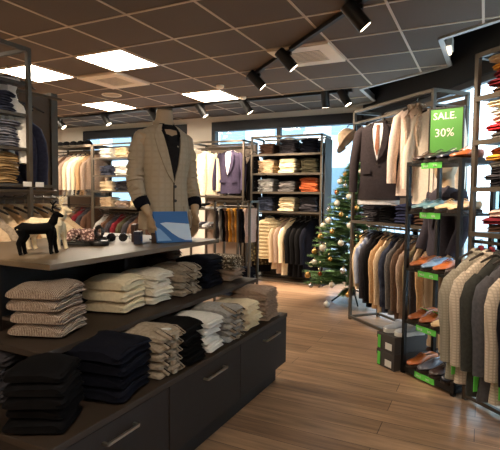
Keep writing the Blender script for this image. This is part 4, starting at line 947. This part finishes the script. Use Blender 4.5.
# ---------------------------------------------------------------- things on the island top
T0 = 1.011
tr = thing('display_tray', 'flat black accessory tray behind the watch stand', 'tray', (-2.08, 2.0, T0), math.radians(30))
obj('base', MB().box(-.13, .13, -.09, .09, 0, .012), blk_l, tr, smooth=False, bevel=.002)
obj('rim', MB().box(-.13, .13, -.09, -.082, .012, .022).box(-.13, .13, .082, .09, .012, .022).box(-.13, -.122, -.082, .082, .012, .022).box(.122, .13, -.082, .082, .012, .022), blk_l, tr, smooth=False)
sc = MB(); rr = random.Random(3)
for i in range(5):
    sc.tube([(-.07+.03*i, -.06+.02*math.sin(i), .012), (-.06+.032*i, -.03, .05+.01*(i % 2)), (-.05+.03*i, .01, .06), (-.04+.03*i, .05, .03), (-.03+.03*i, .07, .012)], [.014, .02, .022, .018, .01], 8)
obj('patterned_scarf', sc, cl('paisley', (226, 196, 184), 'camo', (110, 80, 74), 60), loc=(-2.08, 1.99, T0+.012), rz=math.radians(40), label='pink and white patterned scarf bunched on the black tray', cat='scarf')
ws = thing('watch_stand', 'round black stand with a watch loop near the middle of the island top', 'display stand', (-1.96, 2.0, T0))
obj('base', MB().lathe([(.0, 0), (.052, 0), (.055, .005), (.055, .020), (.05, .026), (.001, .026)], 24), blk_l, ws); obj('post', MB().tube([(0, 0, .025), (0, 0, .05)], .012, 12), blk_l, ws)
obj('strap_loop', MB().tube([(.028*math.cos(t), 0, .075+.03*math.sin(t)) for t in [2*PI*k/16 for k in range(17)]], .007, 8, flat=1.6), blk_l, ws)
sgl = thing('sunglasses', 'dark folded sunglasses lying beside the watch stand', 'sunglasses', (-1.98, 2.17, T0+.004), math.radians(35))
for s in (-1, 1):
    obj('lens', MB().lathe([(.001, -.002), (.026, -.002), (.026, .002), (.001, .002)], 18).xf(Matrix.Translation((s*.034, 0, .028)) @ Matrix.Rotation(PI/2, 4, 'X')), mat('dark_lens', (18, 18, 22), .1, 0, 'mottle', (22, 22, 26), 5), sgl)
    obj('temple', MB().tube([(s*.062, .002, .034), (s*.064, .07, .030), (s*.062, .13, .006)], .003, 6), black_m, sgl)
obj('bridge', MB().tube([(-.012, 0, .032), (0, 0, .037), (.012, 0, .032)], .003, 6), black_m, sgl)
for i, (x, y, a, wx, wy, hz, m_, lb) in enumerate([(-2.13, 2.22, .5, .12, .08, .03, blk_l, 'flat black leather case behind the sunglasses'), (-1.83, 2.185, .45, .035, .075, .075, nav_l, 'dark navy gift box standing left of the mannequin hand'), (-1.93, 2.27, .4, .03, .045, .11, dbr, 'upright dark brown box with pink tassel label behind the navy box'), (-1.80, 2.30, .42, .03, .04, .06, dbr, 'small dark box between the navy gift box and the mannequin hand')]):
    t_ = thing('gift_box', lb, 'box', (x, y, T0), a); obj('base', MB().box(-wx/2, wx/2, -wy/2, wy/2, 0, hz*.75), m_, t_, smooth=False, bevel=.002); obj('lid', MB().box(-wx/2-.002, wx/2+.002, -wy/2-.002, wy/2+.002, hz*.72, hz), m_, t_, smooth=False, bevel=.002)
    if i == 1: obj('box_label', MB().box(wx/2+.002, wx/2+.0035, -wy*.25, wy*.2, hz*.2, hz*.6), bluec, t_, smooth=False)
    if i == 2: obj('tassel', MB().lathe([(.004, .07), (.012, .06), (.018, .025), (.01, .01)], 10, (wx/2+.008, 0, 0)), pinkc, t_)
# blue brochure stand
bs = thing('brochure', 'large blue and white brochure propped upright beside the mannequin hand', 'brochure', (-1.69, 2.36, T0+.002), math.radians(58))
M_ = Matrix.Rotation(math.radians(-24), 4, 'X')
blu = mat('brochure_blue', (72, 112, 162), .25, 0, 'mottle', (66, 118, 184), 9); 
obj('board', MB().box(-.115, .115, 0, .012, 0, .205).xf(M_), blu, bs, smooth=False, bevel=.002)
pts = [(-.09, .02), (-.02, .015), (.06, .012), (.108, .02), (.108, .11), (.07, .115), (.02, .118), (-.045, .13), (-.06, .10), (-.03, .06), (.02, .035)]
vs = MB().prism([(x, z) for x, z in [(-.105, .135), (-.108, .02), (-.09, .012), (-.02, .01), (.04, .014), (.0, .04), (-.04, .08), (-.06, .12)]], -.0015, -.0005).xf(Matrix.Rotation(PI/2, 4, 'X')); vs.v = [(x, -abs(y), z) for x, y, z in vs.v]
pb = mat('brochure_pale', (190, 215, 240), .3, 0, 'mottle', (220, 232, 244), 14)
obj('pale_wave', MB().prism([(.112, .008), (.112, .118), (.04, .125), (-.04, .132), (-.078, .126), (-.05, .10), (-.01, .06), (.03, .03), (.07, .012)], .0005, .0018).xf(Matrix.Rotation(PI/2, 4, 'X')).xf(M_), pb, bs, smooth=False)
obj('pale_patch', MB().prism([(-.11, .012), (-.02, .012), (-.05, .05), (-.085, .09), (-.108, .10)], .0005, .0018).xf(Matrix.Rotation(PI/2, 4, 'X')).xf(M_), mat('brochure_sky', (120, 160, 205), .3, 0, 'mottle', (150, 186, 220), 14), bs, smooth=False)
obj('easel', MB().bar((0, .08, .175), (0, .15, .002), .03, .004), blk_l, bs, smooth=False)

# ---------------------------------------------------------------- Christmas tree
tx, ty = -1.42, 5.72
tree = thing('christmas_tree', 'green Christmas tree with gold and white baubles beside the window', 'Christmas tree', (tx, ty, 0))
obj('trunk', MB().tube([(0, 0, .10), (0, 0, 1.0), (0, 0, 1.72)], [.03, .022, .008], 10), brown, tree)
rnd = random.Random(11); nm_ = MB(); 
def twig(p, d, L_, n_, s_):
    side = d.cross(Vector((0, 0, 1))).normalized(); up = side.cross(d)
    nm_.bar(p, p+d*L_, .004)
    for k in range(n_):
        q = p+d*(L_*k/n_)
        for sg in (-1, 1):
            for el in (-.45, .35):
                e = (d*.75+side*sg*.75+up*el+Vector((rnd.uniform(-.2, .2),)*3)).normalized()*s_
                w_ = e.cross(up).normalized()*.0048
                nm_.add([q-w_, q+w_, q+e], [(0, 1, 2)])
Ht = 1.72
for k in range(330):
    z = .22+(Ht-.22)*(k/330)**1.12; R_ = .56*(1-(z-.15)/(Ht-.12))**.8+.04; a = k*2.39996+rnd.uniform(-.2, .2); R_ *= rnd.uniform(.78, 1.08)
    d = Vector((math.cos(a), math.sin(a), rnd.uniform(-.10, .22))).normalized(); nt = max(2, int(R_/.055))
    for i in range(1, nt+1):
        p = Vector((0, 0, z))+d*(R_*(.35+.65*i/nt)-.06)
        for sg in (-1, 0, 1):
            dd = (Matrix.Rotation(sg*.7, 3, 'Z') @ d); twig(p, dd, .09 if sg else .11, 6, .040)
tag(obj('foliage', nm_, mat('fir_green', (112, 142, 82), .75, 0, 'mottle', (70, 104, 56), 12), tree, smooth=False), kind='stuff')
for q in range(4):
    a = q*PI/2+.5; obj('stand_leg', MB().tube([(0, 0, .16), (.10*math.cos(a), .10*math.sin(a), .13), (.26*math.cos(a), .26*math.sin(a), .012)], .010, 8), black_m, tree)
obj('stand_collar', MB().lathe([(.036, .09), (.042, .09), (.042, .2), (.036, .2)], 14), black_m, tree)
bm_ = [(mat('bauble_gold', (206, 160, 92), .22, .7, 'mottle', (196, 150, 84), 5), 'gold'), (mat('bauble_white', (236, 226, 206), .3, .1, 'mottle', (226, 214, 192), 5), 'pearl white'), (mat('bauble_copper', (176, 96, 60), .25, .7, 'mottle', (164, 86, 52), 5), 'copper'), (mat('bauble_silver', (196, 196, 200), .2, .8, 'mottle', (186, 186, 190), 5), 'silver')]
protos = []
for m_, n_ in bm_:
    r = thing('bauble', 'x', 'bauble'); obj('ball', MB().ball((0, 0, 0), .034, 16), m_, r); obj('cap', MB().lathe([(.010, .031), (.010, .042), (.004, .044)], 10), mat('bauble_cap', (190, 160, 100), .3, .9, 'mottle', (180, 150, 90), 9), r); obj('loop', MB().tube([(.006*math.cos(t), 0, .048+.006*math.sin(t)) for t in [2*PI*k/8 for k in range(9)]], .001, 4), m_, r); protos.append([r, False])
cnt = 0; bands = {}
for k in range(96):
    z = .2+(Ht-.3)*((k+.5)/96)**1.15; R_ = .56*(1-(z-.15)/(Ht-.12))**.8+.05; a = k*2.39996*1.618+1.0
    p = Vector((tx+R_*math.cos(a), ty+R_*math.sin(a), z))
    q = [1, 0, 1, 0, 3, 1, 0, 1, 2][k % 9]; nme = bm_[q][1]
    vis = math.sin(a+PI*.0)*.895+math.cos(a)*-.446
    if vis > .35: continue
    sidev = math.cos(a)*.895+math.sin(a)*.446
    band = 'foot' if z < .45 else 'lower third' if z < .75 else 'middle' if z < 1.1 else 'upper part' if z < 1.45 else 'tip'
    sd = 'left side' if sidev < -.5 else 'right side' if sidev > .5 else 'front'
    kk = (band, sd, nme); bands[kk] = bands.get(kk, 0)+1
    lab = '%s bauble, %s of tree %s, %s there' % (nme, sd, band, ['lowest', 'next higher', 'third up', 'fourth up', 'fifth up'][min(4, bands[kk]-1)])
    e = protos[q]; loc = p
    if not e[1]: e[1] = True; e[0].location = loc; e[0]['label'] = lab; e[0]['group'] = 'baubles on the Christmas tree'; rr_ = e[0]
    else: rr_ = dup(e[0], loc, a, lab, 'baubles on the Christmas tree')
    s_ = rnd.uniform(.8, 1.25); rr_.scale = (s_, s_, s_)
lm = MB()
for k in range(60):
    z = .22+(Ht-.3)*(k/60); R_ = .47*(1-(z-.15)/(Ht-.12))**.85+.03; a = k*1.35
    lm.ball((R_*math.cos(a), R_*math.sin(a), z), .005, 6)
obj('fairy_lights', lm, mat('fairy_light', (255, 214, 150), .4, 0, emit=3), loc=(tx, ty, 0), label='string of tiny warm fairy lights wound round the Christmas tree', cat='fairy lights', kind='stuff')
obj('dropped_bauble', MB().ball((0, 0, .036), .036, 14).lathe([(.01, .068), (.01, .078), (.004, .08)], 8), bm_[1][0], loc=(-1.62, 5.30, .001), label='cream bauble resting on the floor in front of the tree', cat='bauble')
# small lamp in the ceiling step
el = thing('emergency_light', 'small white lamp fixed at the step of the ceiling edge', 'lamp', (-.33, 4.62, CH))
obj('housing', MB().box(-.02, .03, -.11, .11, -.02, .09), white_m, el, smooth=False, bevel=.006); obj('tube', MB().tube([(0, -.10, -.03), (0, .10, -.03)], .016, 10), mat('lamp_tube', (255, 236, 200), .4, 0, emit=2.2), el)
for k_, e in list(HG.items()):
    if not e[1]:
        for c in list(e[0].children): bpy.data.objects.remove(c)
        bpy.data.objects.remove(e[0])
